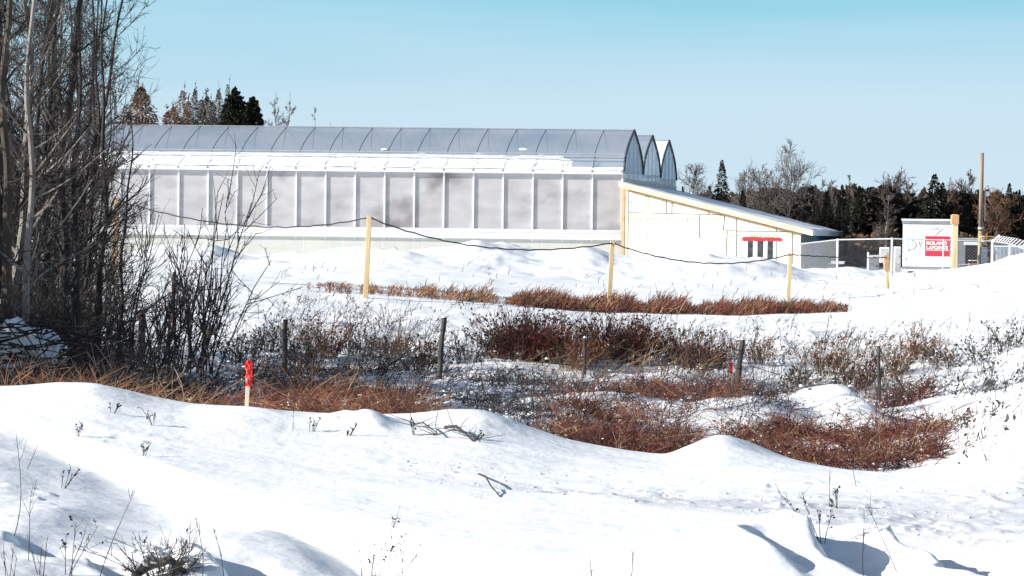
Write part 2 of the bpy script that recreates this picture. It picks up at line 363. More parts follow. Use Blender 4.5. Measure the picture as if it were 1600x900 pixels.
class MB:
    def __init__(s): s.v = []; s.f = []
    def add(s, V, Fc):
        o = len(s.v); s.v += [tuple(p) for p in V]; s.f += [tuple(i + o for i in f) for f in Fc]; return s
    def hexa(s, c):   # 8 corners, bottom 4 ccw then top 4
        return s.add(c, [(0, 3, 2, 1), (4, 5, 6, 7), (0, 1, 5, 4), (1, 2, 6, 5), (2, 3, 7, 6), (3, 0, 4, 7)])
    def box(s, x0, x1, y0, y1, z0, z1):
        return s.hexa([(x0, y0, z0), (x1, y0, z0), (x1, y1, z0), (x0, y1, z0), (x0, y0, z1), (x1, y0, z1), (x1, y1, z1), (x0, y1, z1)])
    def bar(s, p, q, w, h=None, up=(0, 0, 1)):
        p = Vector(p); q = Vector(q); h = h or w; a = (q - p).normalized(); upv = Vector(up)
        if abs(a.dot(upv)) > .95: upv = Vector((0, 1, 0))
        x = a.cross(upv).normalized() * w / 2; y = x.cross(a).normalized() * h / 2
        return s.hexa([p - x - y, p + x - y, q + x - y, q - x - y, p - x + y, p + x + y, q + x + y, q - x + y])
    def tube(s, pts, rs, n=8, cap=True):
        pts = [Vector(p) for p in pts]; rs = rs if isinstance(rs, (list, tuple)) else [rs] * len(pts); V = []; Fc = []
        for i, p in enumerate(pts):
            a = (pts[min(i + 1, len(pts) - 1)] - pts[max(i - 1, 0)]).normalized()
            ref = Vector((1, 0, 0)) if abs(a.z) > .7 else Vector((0, 0, 1))
            u = a.cross(ref).normalized(); v = a.cross(u)
            for k_ in range(n):
                an = 2 * math.pi * k_ / n; V.append(p + (u * math.cos(an) + v * math.sin(an)) * rs[i])
        for i in range(len(pts) - 1):
            for k_ in range(n):
                Fc.append((i * n + k_, i * n + (k_ + 1) % n, (i + 1) * n + (k_ + 1) % n, (i + 1) * n + k_))
        if cap: Fc.append(tuple(range(n))[::-1]); Fc.append(tuple(range((len(pts) - 1) * n, len(pts) * n)))
        return s.add(V, Fc)
    def build(s, name, m, parent=None, smooth=False, bevel=0.0):
        me = bpy.data.meshes.new(name); me.from_pydata([tuple(v) for v in s.v], [], s.f); me.materials.append(m)
        bm = bmesh.new(); bm.from_mesh(me); bmesh.ops.recalc_face_normals(bm, faces=bm.faces)
        if bevel: bmesh.ops.bevel(bm, geom=bm.edges[:], offset=bevel, segments=1, affect='EDGES')
        bm.to_mesh(me); bm.free()
        if smooth:
            me.polygons.foreach_set('use_smooth', [True] * len(me.polygons))
        o = bpy.data.objects.new(name, me); return link(o, parent)

# ------------------------------------------------------------------ ground sheet
def make_ground():
    uu = np.concatenate([np.linspace(-3.0, -.32, 40), np.linspace(-.315, .315, 620), np.linspace(.32, 3.0, 40)])
    dd = np.concatenate([np.linspace(2, 10.4, 12), np.exp(np.linspace(math.log(10.6), math.log(24), 470)),
                         np.exp(np.linspace(math.log(24.1), math.log(105), 430)), np.exp(np.linspace(math.log(107), math.log(4500), 60))])
    U, D = np.meshgrid(uu, dd); X = U * D
    Z = ground(X, D)
    V = np.stack([X, D, Z], -1).reshape(-1, 3); nu = len(uu); nd = len(dd)
    i = np.arange(nd - 1)[:, None] * nu + np.arange(nu - 1)[None]; i = i.ravel()
    Q = np.stack([i, i + 1, i + 1 + nu, i + nu], 1)
    # skirt behind the camera
    n0 = len(V); zz = CZ - 1.78
    V = np.concatenate([V, [(-60, 2, zz), (60, 2, zz), (60, -60, zz), (-60, -60, zz)]])
    Q = np.concatenate([Q, [[n0 + 3, n0 + 2, n0 + 1, n0]]])
    o = raw('snow_ground', V, Q, M['snow'], smooth=True); o['kind'] = 'structure'
    pk = np.concatenate([track(800 + F * np.clip(U, -1, 1), D).ravel(), np.zeros(4)])
    a = o.data.attributes.new('packed', 'FLOAT', 'POINT'); a.data.foreach_set('value', (pk * .9).astype(np.float32))
    return o
make_ground()

# ------------------------------------------------------------------ greenhouse
GD = 144.0
C0 = P(972, 400, GD)
gu = Vector((-math.cos(math.radians(2.5)), math.sin(math.radians(2.5)), 0)); gv = Vector((.2111, 1, 0)).normalized()
def G(u, v, h): return Vector((C0.x, C0.y, 0)) + gu * u + gv * v + Vector((0, 0, CZ + h))
gh = empty('greenhouse', 'long white greenhouse with three arched bays and a snowy lower roof', 'greenhouse', G(0, 0, -1.9))
GO = Vector(gh.location)
class GB(MB):
    def bld(s, name, m, parent=gh, **k):
        s.v = [tuple(Vector(p) - GO) for p in s.v]; return s.build(name, m, parent, **k)
    def gbox(s, u0, u1, v0, v1, h0, h1):
        return s.hexa([G(u0, v0, h0), G(u0, v1, h0), G(u1, v1, h0), G(u1, v0, h0), G(u0, v0, h1), G(u0, v1, h1), G(u1, v1, h1), G(u1, v0, h1)])
    def gbar(s, a, b_, w, h=None): return s.bar(G(*a), G(*b_), w, h)
BAY = 1.86; NB = 20; LEN = BAY * NB + .2; EH = 3.72
GB().gbox(0, LEN, 0, .2, -2.6, -.38).bld('base_wall', M['base'])
for j in range(1, 15): GB().gbox(j * 2.5, j * 2.5 + .03, -.004, 0, -2.6, -.38).bld('panel_joint', M['whitemetal'])
GB().gbox(-.02, LEN + .02, -.16, .2, -.38, .0).bld('sill', M['whitemetal'], bevel=.01)
sn = GB(); sn.gbox(0, LEN, -.15, .05, 0.004, .25); sn.bld('sill_ledge', M['sillm'], bevel=.02)
for j in range(NB):
    u0 = .05 + BAY * j; u1 = BAY * (j + 1) + .05
    GB().gbox(u0, u1, .06, .09, .0, EH).bld('wall_panel', M['poly'])
    for hh in (1.25, 2.5):
        pass
for j in range(NB + 1):
    u = .05 + BAY * j
    GB().gbox(u - .05, u + .05, -.02, .055, -.55 if j else -.4, EH).bld('wall_post', M['whitemetal'])
GB().gbox(-.02, LEN, -.18, .12, EH, EH + .27).bld('gutter', M['whitemetal'], bevel=.02)
for j in range(NB + 1):
    u = .05 + BAY * j
    GB().gbox(u - .05, u + .05, -.20, -.181, EH + .14, EH + .24).bld('gutter_bracket', M['grey'])
PR = [(0, 0), (.22, .46), (.55, .86), (.98, 1.24), (1.5, 1.56), (2.1, 1.87), (2.75, 2.17), (3.4, 2.44), (4.0, 2.70)]
def prof(t):   # t 0..1 to the ridge
    x = t * (len(PR) - 1); i = min(int(x), len(PR) - 2); f = x - i
    return PR[i][0] * (1 - f) + PR[i + 1][0] * f, PR[i][1] * (1 - f) + PR[i + 1][1] * f
def arch(b_, n=16, off=0):
    pts = []
    for i in range(n + 1): v, h = prof(i / n); pts.append((b_ * 8 + v, EH + .25 + h + off))
    for i in range(n - 1, -1, -1): v, h = prof(i / n); pts.append((b_ * 8 + 8 - v, EH + .25 + h + off))
    return pts
for bi in range(3):
    A = arch(bi); g = GB(); V = []; Fc = []
    for (v, h) in A: V += [G(0, v, h), G(LEN, v, h)]
    for i in range(len(A) - 1): Fc.append((2 * i, 2 * i + 1, 2 * i + 3, 2 * i + 2))
    g.add(V, Fc).bld('arched_roof', M['roofglass'], smooth=True)
    # gable end film, split in vertical strips
    g = GB(); V = [G(-.01, v, h) for v, h in A] + [G(-.01, v, EH - 1.0) for v, h in A]; n = len(A)
    Fc = [(i, i + 1, n + i + 1, n + i) for i in range(n - 1)]
    g.add(V, Fc).bld('gable_end', M['gable'])
    g = GB(); g.tube([G(-.04, v, h) for v, h in A], .085, 6); g.bld('gable_frame', M['darkmetal'])
    g = GB()
    for vv in (2.2, 4, 5.8):
        top = [h for v, h in A if abs(v - bi * 8 - vv) < .3]
        g.gbar((-.03, bi * 8 + vv, EH - .5), (-.03, bi * 8 + vv, (top or [EH + 2])[0] - .02), .05)
    g.gbar((-.03, bi * 8 + .3, EH + .2), (-.03, bi * 8 + 7.7, EH + .2), .06)
    g.bld('gable_bar', M['galv'])
    g = GB(); g.tube([G(-.05, bi * 8 + 4, A[16][1] + .02), G(LEN, bi * 8 + 4, A[16][1] + .02)], .03, 5); g.bld('ridge_cap', M['galv'])
    if bi: GB().gbox(0, LEN, bi * 8 - .25, bi * 8 + .25, EH + .0, EH + .2).bld('valley_gutter', M['whitemetal'])
    step = 1 if bi == 0 else 2
    for j in range(1, NB + 1, step):
        u = .05 + BAY * j
        g = GB(); g.tube([G(u, v * 1.0, h - .01) for v, h in A], .03, 4); g.bld('roof_rib', M['rib'])
        if bi == 0 and j < NB:
            v1, h1 = prof(.36); v2, h2 = prof(.98)
            g = GB(); g.tube([G(u - .75 * (1 - q), prof(.98 - .62 * (1 - q))[0], EH + .245 + prof(.98 - .62 * (1 - q))[1]) for q in (1, .8, .6, .4, .2, 0)], .016, 4)
            g.bld('roof_brace', M['rib'])
# snow over lower part of the first arch
def snow_roof(bi, t0, t1, thick, holes, nm='roof_snow', u0=0.0, u1=None):
    u1 = u1 or LEN; nu = 240; nv = 14; V = []; 
    for i in range(nu + 1):
        u = u0 + (u1 - u0) * i / nu
        te = t1 + .03 * noise.noise(Vector((u * .5, 1, 2))) + .02 * noise.noise(Vector((u * 2, 5, 2)))
        for j in range(nv + 1):
            t_ = t0 + (te - t0) * j / nv; v, h = prof(t_)
            e = noise.noise(Vector((u * .7, t_ * 14, 3.3))) + .5 * noise.noise(Vector((u * 2.2, t_ * 30, 7)))
            th = thick * (.9 + .8 * e) * min(1, 2.5 * (1 - j / nv) + .12)
            ef = min(1, max(0, (u - holes) / 2.5)) if holes else 1
            if t_ > t0 + .05: th = th * ef - (1 - ef) * .06
            V.append(G(u, bi * 8 + v - .75 * th, EH + .25 + h + .66 * th))
    Fc = [(i * (nv + 1) + j, i * (nv + 1) + j + 1, (i + 1) * (nv + 1) + j + 1, (i + 1) * (nv + 1) + j) for i in range(nu) for j in range(nv)]
    GB().add(V, Fc).bld(nm, M['snow2'], smooth=True)
snow_roof(0, .0, .27, .085, 2.2)
snow_roof(2, .0, .99, .07, 0, u1=12)
for hh, tt in ((.62, .19), (.95, .29)):
    pass
g = GB()
for tt in (.17, .235, .28): v, h = prof(tt); g.gbar((0, v - .10, EH + .25 + h + .10), (LEN, v - .10, EH + .25 + h + .10), .035, .05)
g.bld('roof_purlin', M['galv'])
for j in range(1, NB + 1, 1):
    u = .05 + BAY * j; g = GB(); g.tube([G(u - .0 - .5 * (prof(x)[1] / .86 - .5), prof(x)[0] - .13, EH + .25 + prof(x)[1] + .085) for x in (0.03, .08, .12, .17)], .018, 4); g.bld('eave_rafter', M['galv'])
for uu_, tt, s_ in ((15.2, .36, .34), (6.5, .40, .4)):
    g = GB(); V = []; n = 14
    vv_, hh_ = prof(tt)
    for i in range(n): an = 2 * math.pi * i / n; V.append(G(uu_ + s_ * math.cos(an) * rnd.uniform(.5, 1), vv_ - .03 + .09 * math.sin(an), EH + .25 + hh_ + .10 * math.sin(an) * rnd.uniform(.4, 1.2)))
    V.append(G(uu_, vv_ - .12, EH + .33 + hh_)); g.add(V, [(i, (i + 1) % n, n) for i in range(n)]).bld('roof_snow_patch', M['snow2'], smooth=True)
GB().gbox(-.06, 0, .0, 24, -2.6, EH - .2).bld('end_wall', M['base'])
GB().gbox(LEN, LEN + .06, .0, 24, -2.6, EH + .3).bld('end_wall', M['poly'])
GB().gbox(0, LEN, 24, 24.1, -2.6, EH + .3).bld('rear_wall', M['poly'])

# ------------------------------------------------------------------ timber framed shed with foam boards
A_ = P(972, 400, 141.5); B_ = P(1250, 400, 138.0)
su = Vector((B_.x - A_.x, B_.y - A_.y, 0)); SW = su.length; su.normalize(); sv = Vector((.2111, 1, 0)).normalized()
hl = P(985, 291, 141.3).z - CZ; hr = P(1250, 361, 138).z - CZ; hb = P(1250, 418.5, 138).z - CZ
shed = empty('timber_shed', 'unfinished lean-to shed clad in pale foam boards with a sloping timber-edged roof', 'shed', (A_.x, A_.y, CZ + hb))
SO = Vector(shed.location)
def Q_(s, v, h): return Vector((A_.x, A_.y, 0)) + su * s + sv * v + Vector((0, 0, CZ + h))
class SB(MB):
    def bld(s, name, m, parent=shed, **k):
        off = SO
        s.v = [tuple(Vector(p) - off) for p in s.v]; return s.build(name, m, parent, **k)
    def qb(s, s0, s1, v0, v1, h0, h1, h0b=None, h1b=None):
        h0b = h0 if h0b is None else h0b; h1b = h1 if h1b is None else h1b
        return s.hexa([Q_(s0, v0, h0), Q_(s1, v0, h0b), Q_(s1, v1, h0b), Q_(s0, v1, h0), Q_(s0, v0, h1), Q_(s1, v0, h1b), Q_(s1, v1, h1b), Q_(s0, v1, h1)])
    def sbar(s, a, b_, w, h=None): return s.bar(Q_(*a), Q_(*b_), w, h)
def roofh(s): return hl + (hr - hl) * (s / SW)
def SX(px): return (px - 972) / 278 * SW
def SH(px, py):
    s = SX(px); d = (A_.y + su.y * s); return P(px, py, d).z - CZ
SD = 26
SB().qb(0, SW, .0, .25, hb, hl, hb, hr).bld('front_wall', M['foam'])
SB().qb(SW - .2, SW, .26, SD, hb, hr).bld('side_wall', M['blueshade'])
SB().qb(0, SW, SD, SD + .2, hb, hl, hb, hr).bld('rear_wall', M['blueshade'])
SB().qb(-.1, SW + .1, -.05, .35, hb - .6, hb).bld('foundation', M['base'])
# tarps hung on the side wall, door
SB().qb(SW, SW + .03, 9, 20, hb, hr - .35).bld('tarp', M['tarp'])
SB().qb(SW, SW + .04, .6, 4.5, hb + .1, hr - .6).bld('wrap_sheet', M['grey'])
SB().qb(SW + .03, SW + .07, 21, 22.2, hb, hb + 1.9).bld('door', M['grey'])
# corner boards
SB().qb(-.05, .13, -.07, 0, hb, hl + .1).bld('corner_board', M['orangewood'])
SB().qb(.16, .34, -.04, 0, hb, hl + .0).bld('corner_board', M['pine'])
SB().qb(SW - .3, SW + .02, -.03, 0, hb, hr - .02).bld('corner_board', M['foam'])
# roof slab with fascia
ov = .75
def rq(name, m, s0, s1, v0, v1, dz0, dz1, **k):
    return SB().qb(s0, s1, v0, v1, roofh(s0) + dz0, roofh(s0) + dz1, roofh(s1) + dz0, roofh(s1) + dz1).bld(name, m, **k)
rq('roof', M['pine'], -.15, SW + ov, -.45, SD + .6, .02, .20)
rq('fascia', M['pine'], -.2, SW + ov, -.50, -.453, -.10, .22)
rq('fascia', M['orangewood'], .0, SW + .1, -.12, -.02, -.22, .016)
rq('eave_board', M['whitemetal'], SW + ov, SW + ov + .04, -.5, SD + .6, -.08, .24)
for j in range(12):
    s = .9 + j * (SW - .6) / 12; SB().qb(s, s + .09, -.44, -.13, roofh(s) - .10, roofh(s) + .015).bld('rafter_tail', M['orangewood'])
# snow on the roof
V = []; nu, nv = 90, 10
for i in range(nu + 1):
    for j in range(nv + 1):
        s = -.2 + (SW + ov + .2) * i / nu; v = -.52 + (SD + 1.1) * j / nv
        e = noise.noise(Vector((s * .8, v * .5, 9))) * .06 + noise.noise(Vector((s * 3, v, 9))) * .02
        V.append(Q_(s, v, roofh(s) + .26 + e * .8 - (.12 if j in (0, nv) or i in (0, nu) else 0)))
Fc = [(i * (nv + 1) + j, i * (nv + 1) + j + 1, (i + 1) * (nv + 1) + j + 1, (i + 1) * (nv + 1) + j) for i in range(nu) for j in range(nv)]
SB().add(V, Fc).bld('roof_snow', M['snow2'], smooth=True)
# board seams and printed marks on the foam
sm = SB(); gm = SB()
def seam(a, b_, w=.04):
    (x0, y0), (x1, y1) = a, b_; sm.sbar((SX(x0), -.004, SH(x0, y0)), (SX(x1), -.004, SH(x1, y1)), w, w)
for a, b_ in (((980, 332), (1106, 335)), ((1106, 335), (1145, 337)), ((1041, 308), (1041, 333)), ((1050, 311), (1050, 334)), ((1109, 327), (1108, 336)),
              ((1133, 336), (1131, 359)), ((1131, 359), (1152, 361)), ((1151, 338), (1152, 361)), ((1137, 361), (1136, 404)), ((1152, 361), (1238, 362)),
              ((1152, 408), (1152, 362)), ((1213, 352), (1213, 363)), ((1238, 362), (1238, 412)), ((1094, 336), (1094, 372))): seam(a, b_)
for a, b_ in (((980, 370), (1134, 376)), ((1070, 382), (1070, 408)), ((1091, 383), (1091, 408)), ((1012, 346), (1012, 400)), ((980, 316), (1040, 318)), ((1043, 341), (1043, 372)), ((1075, 341), (1075, 372)), ((1172, 345), (1172, 361))): seam(a, b_, .016)
sm.bld('board_seams', M['seam'])
for x in (981, 1010, 1041, 1073, 1104):
    for k_ in range(5):
        x0 = x + k_ * 4.4; gm.qb(SX(x0), SX(x0 + rnd.uniform(2, 3.4)), -.006, -.001, SH(x0, 344 + rnd.uniform(-.4, .6)), SH(x0, 340.5))
for x in (1143, 1174, 1200, 1226):
    for k_ in range(4):
        x0 = x + k_ * 4.6; gm.qb(SX(x0), SX(x0 + rnd.uniform(2, 3.4)), -.006, -.001, SH(x0, 370.0), SH(x0, 366))
for x in (984, 1008, 1012, 1034, 1051):
    for k_ in range(4):
        y0 = 306 + k_ * 4.5; gm.qb(SX(x), SX(x + 3), -.006, -.001, SH(x, y0 + 3), SH(x, y0))
for y in (363, 376, 392):
    for x in (988, 1018, 1050, 1082, 1110):
        gm.qb(SX(x), SX(x + 8), -.006, -.001, SH(x, y + .8), SH(x, y))
gm.bld('printed_marks', M['green'])
# window
w0, w1, wt_, wb_ = SX(1166), SX(1213), SH(1190, 377), SH(1190, 404)
win = SB().qb(w0, w1, -.05, -.002, wb_ - .1, wt_ + .04).bld('window', M['white'], bevel=.01)
for a, b_ in ((1169.5, 1177.5), (1184.5, 1193.5), (1200, 1208.5)):
    SB().qb(SX(a), SX(b_), -.065, -.048, wb_, wt_).bld('pane', M['glass'], win)
win_head = SB(); n = 12
for i in range(n):
    a = w0 - .2 + (w1 - w0 + .5) * i / n; b_ = w0 - .2 + (w1 - w0 + .5) * (i + 1) / n
    win_head.qb(a, b_, -.09, -.051, wt_ + .0 + .05 * rnd.random(), wt_ + .26 - .03 * rnd.random())
win_head.bld('window_flashing', M['redplastic'])
SB().qb(SX(1174) , SX(1254), -.45, -.02, hb - .05, hb + .12).bld('concrete_step', M['base'])
SB().qb(SX(1060) , SX(1170), -.25, -.01, hb - .05, hb + .25).bld('base_snow', M['snow2'])

# lumber lying in the snow in front of the shed
lum = empty('lumber_stack', 'short stack of orange planks lying in snow in front of the foam shed', 'planks', P(1235, 430, 132))
lb = MB()
for k_ in range(3): lb.box(-1.3 + .12 * k_, 1.1 - .1 * k_, .1 * k_, .1 * k_ + .3, -.16 + .085 * k_, -.085 + .085 * k_)
lb.build('plank', M['orangewood'], lum)
MB().box(-1.5, .2, .15, .5, .09, .15).build('plank', M['pine'], lum); MB().box(-1.6, -.7, -.1, .4, .151, .22).build('snow_cap', M['snow2'], lum)

# ------------------------------------------------------------------ trailer with red sign
TD = 118.0
t0 = P(1410, 415, TD); t1 = P(1496, 415, TD - .6)
tu = Vector((t1.x - t0.x, t1.y - t0.y, 0)); TWid = tu.length; tu.normalize(); tv = Vector((.19, 1, 0)).normalized()
tz0 = P(1450, 417, TD).z; tz1 = P(1450, 350, TD).z
tr = empty('cargo_trailer', 'white box trailer with a red sign on its end, standing behind the wire fence', 'trailer', (t0.x, t0.y, tz0 - .6))
TO = Vector(tr.location)
def T_(a, v, z): return Vector((t0.x, t0.y, 0)) + tu * a + tv * v + Vector((0, 0, z)) - TO
class TB(MB):
    def tb(s, a0, a1, v0, v1, z0, z1): return s.hexa([T_(a0, v0, z0), T_(a1, v0, z0), T_(a1, v1, z0), T_(a0, v1, z0), T_(a0, v0, z1), T_(a1, v0, z1), T_(a1, v1, z1), T_(a0, v1, z1)])
def tx(px): return (px - 1410) / 86 * TWid
def tzz(py): return P(1453, py, TD).z
TB().tb(0, TWid, 0, 7, tz0, tz1).build('body', M['white'], tr, bevel=.02)
TB().tb(-.05, TWid + .03, -.05, 7.05, tz1 + .004, tz1 + .17).build('roof_edge', M['grey'], tr)
TB().tb(-.08, TWid + .0, -.05, 7.05, tz1 + .172, tz1 + .25).build('snow_cap', M['snow2'], tr)
TB().tb(-.02, TWid, -.02, 7, tz0 - .14, tz0 - .004).build('chassis', M['grey'], tr)
TB().tb(-.1, TWid - .2, -.3, 0, tz0 - .22, tz0 - .143).build('bumper', M['snow2'], tr)
wb2 = TB(); 
for a in (.35, TWid - .35):
    for v in (4.2, 5.2):
        c = T_(a, v, tz0 - .42); wb2.tube([c - tu * .12, c + tu * .12], .38, 14)
wb2.build('wheels', M['dark'], tr)
TB().tb(TWid + .001, TWid + .02, .2, 6.8, tz0 + .1, tz1 - .1).build('side_panel', M['grey'], tr)
def frame(a0, a1, z0, z1, w, m, nm):
    g = TB(); g.tb(a0, a1, -.012, -.002, z1 - w, z1); g.tb(a0, a1, -.012, -.002, z0, z0 + w)
    g.tb(a0, a0 + w, -.012, -.002, z0 + w, z1 - w); g.tb(a1 - w, a1, -.012, -.002, z0 + w, z1 - w); g.build(nm, m, tr)
frame(tx(1418), tx(1445), tzz(399), tzz(367), .012, M['galv'], 'white_board')
TB().tb(tx(1445.5), tx(1483.5), -.03, -.002, tzz(400), tzz(369)).build('sign_panel', M['red'], tr)
def text(body, a, z, size, m, nm, parent, sx_=1.0, v=-.035, bold=.012):
    cu = bpy.data.curves.new(nm, 'FONT'); cu.body = body; cu.size = size; cu.extrude = .004; cu.offset = bold
    o = bpy.data.objects.new(nm, cu); COL.objects.link(o)
    bpy.context.view_layer.update(); dg = bpy.context.evaluated_depsgraph_get(); me = bpy.data.meshes.new_from_object(o.evaluated_get(dg)); bpy.data.objects.remove(o)
    me.materials.clear(); me.materials.append(m)
    o = bpy.data.objects.new(nm, me); link(o, parent); o.location = T_(a, v, z)
    o.rotation_euler = (math.pi / 2, 0, math.atan2(tu.y, tu.x)); o.scale = (sx_, 1, 1); return o
M['signwhite'] = mat('sign_lettering', (.80, .72, .68), .6)
text('ROLAND', tx(1447), tzz(382.2), .235, M['signwhite'], 'lettering', tr, 1.08)
text('LAPOINTE', tx(1447), tzz(389.2), .235, M['signwhite'], 'lettering', tr, 1.0)
TB().tb(tx(1446.5), tx(1482), -.034, -.0301, tzz(391.3), tzz(390.3)).build('sign_stripe', M['signwhite'], tr)
sc = TB()
def scr(pts, g):
    for (x0, y0), (x1, y1) in zip(pts, pts[1:]): g.bar(T_(tx(x0), -.01, tzz(y0)), T_(tx(x1), -.01, tzz(y1)), .022)
scr([(1423, 376), (1427, 376), (1430, 380), (1431, 385), (1427, 389), (1421, 390), (1418, 393)], sc); scr([(1435, 377), (1436, 382), (1438, 386), (1441, 387)], sc); scr([(1440, 378), (1438, 382)], sc)
scr([(1460, 368), (1472, 357)], sc); scr([(1416, 403), (1415, 406), (1417, 408)], sc)
sc.build('scribble', M['grey'], tr)
TB().tb(tx(1455), tx(1466), -.01, -.002, tzz(360), tzz(355)).build('small_label', M['galv'], tr)

# ------------------------------------------------------------------ utility pole, shed behind, cabinets
pb = gpt(1531, 126); pt = P(1534.5, 239, 126)
po = empty('utility_pole', 'tall bare wooden pole rising behind the right end of the wire fence', 'pole', pb)
def rel(o, *pts): L = Vector(o.location); return [Vector(p) - L for p in pts]
a, b_ = rel(po, pb - Vector((0, 0, .3)), pt); md = a.lerp(b_, .38)
MB().tube([md, b_], [.125, .10], 10).build('pole_shaft', M['pole'], po, smooth=True)
MB().tube([a, md], [.15, .13], 10).build('lower_shaft', M['polelow'], po, smooth=True)
g = MB()
for k_ in range(16):
    z = pb.z + 1.85 + rnd.uniform(-.2, .25); an = rnd.uniform(0, 6.3); q = Vector((math.cos(an) * .15, math.sin(an) * .15, z - pb.z)); q2 = q + Vector((math.cos(an) * rnd.uniform(.2, .8), math.sin(an) * .3, rnd.uniform(-.25, .1)))
    g.bar(q, q2, .08, .02)
g.build('yellow_tape', M['yellow'], po)
g = MB(); c = rel(po, P(1539, 300, 126))[0]
g.tube([c + Vector((.02, 0, -1.6)), c + Vector((0, 0, .2)), c + Vector((.25, 0, .42))], .035, 5); g.tube([c + Vector((.12, -.05, -.1)), c + Vector((.12, .05, -.1))], .14, 10); g.build('lamp_arm', M['galv'], po)
for py_, dx in ((345, -.0),): MB().tube([md + Vector((0, 0, .1)), md + Vector((0, 0, .22))], .15, 8).build('steel_band', M['galv'], po)

p = gpt(1505, 136); dshed = empty('equipment_hut', 'grey hut with a dark doorway behind the utility pole', 'hut', p)
hh = P(1515, 374, 136).z - p.z; wd = 1.25
MB().box(-.35, 1.15, 0, 3, -.2, hh).build('wall', M['grey'], dshed); MB().box(-.4, 1.2, -.1, 3.1, hh + .003, hh + .08).build('roof', M['galv'], dshed)
MB().box(.1, .95, -.03, -.003, .15, hh - .35).build('doorway', M['dark'], dshed); MB().box(.02, 1.0, -.12, -.004, hh - .33, hh - .14).build('door_header', M['white'], dshed)
MB().box(-.3, 1.1, -.06, -.032, .35, .42).build('hand_rail', M['galv'], dshed)
p = gpt(1537, 121); o = empty('meter_cabinet', 'tall narrow white cabinet between the pole and the white fence post', 'cabinet', p)
MB().box(-.15, .17, 0, .4, -.2, P(1537, 386, 121).z - p.z).build('cabinet_body', M['white'], o, bevel=.015); g = MB()
for k_ in range(5): g.box(-.12, .14, -.012, -.002, .25 + .28 * k_, .27 + .28 * k_)
g.build('door_louvres', M['grey'], o)
p = gpt(1542, 117); o = empty('plank_crate', 'small tan crate at the foot of the utility pole', 'crate', P(1521, 420, 117)); 
g = MB()
for k_ in range(3): g.box(-.22, .22, 0, .3, -.12 + .14 * k_, -.0 + .14 * k_)
g.build('slats', M['pole'], o); MB().box(-.2, .2, .02, .28, .40, .44).build('lid', M['pine'], o)
# grey and pale electrical boxes behind the fence
def ebox(px0, px1, py0, py1, d, nm, label, m, group=None):
    a = P(px0, py1, d); b_ = P(px1, py0, d); o = empty(nm, label, 'electrical box', ((a.x + b_.x) / 2, d, a.z - .4)); hw = (b_.x - a.x) / 2; hh = b_.z - a.z + .4
    MB().box(-hw, hw, 0, .5, 0, hh).build('cabinet_body', m, o, bevel=.02); MB().box(-hw * .8, hw * .8, -.02, -.002, hh * .35, hh * .92).build('cabinet_door', m, o)
    MB().box(hw * .5, hw * .62, -.05, -.021, hh * .6, hh * .7).build('handle', M['dark'], o); MB().box(-hw * .9, hw * .9, .02, .48, hh + .002, hh + .05).build('snow_cap', M['snow2'], o)
    return o
ebox(1357, 1374, 403, 428, 124, 'electrical_cabinet', 'low grey metal cabinet behind the fence, left of the box on a stand', M['grey'])
M['lightgrey'] = mat('light_grey_paint', (.45, .46, .46), .6, (.36, .37, .38), 3)
ebox(1376, 1390, 388, 399, 123, 'meter_box', 'pale grey meter box on a stand behind the fence post', M['lightgrey'])
ebox(1398, 1408, 387, 414, 125, 'transformer_box', 'mottled grey box between the fence post and the white trailer', M['lightgrey'])
o = empty('gate_barrier', 'short white post carrying a grey bar behind the wire fence', 'barrier', gpt(1356, 122)); L = Vector(o.location)
MB().tube([Vector((0, 0, -.1)), Vector((0, 0, P(1356, 394, 122).z - L.z))], .05, 8).build('post', M['whitemetal'], o)
g = MB(); g.bar(Vector((0, 0, P(1356, 400, 122).z - L.z)), P(1376, 399.5, 122) - L, .05, .09); g.build('bar', M['galv'], o)
# pale containers at far right
def container(px0, px1, py0, py1, d, ln, label, m):
    a = P(px0, py1, d); b_ = P(px1, py0, d); o = empty('storage_container', label, 'container', (a.x, d, a.z - .5)); w = b_.x - a.x; h = b_.z - a.z + .5
    MB().box(0, w, 0, ln, 0, h).build('body', m, o, bevel=.03); g = MB()
    for k_ in range(1, int(w / .25)): g.box(k_ * .25, k_ * .25 + .08, -.03, -.001, .1, h - .1)
    g.build('corrugation', m, o); MB().box(-.03, w + .03, -.03, ln, h + .003, h + .1).build('roof_snow', M['snow2'], o)
    return o
M['paleblue'] = mat('pale_blue_steel', (.30, .36, .40), .6, (.24, .30, .35), 1)
co = container(1556, 1640, 387, 425, 150, 5, 'pale blue storage container behind the barbed-wire fence at the right edge', M['paleblue'])
MB().box(1.0, 1.9, -.06, -.031, .1, 1.4).build('door', M['tarp'], co)

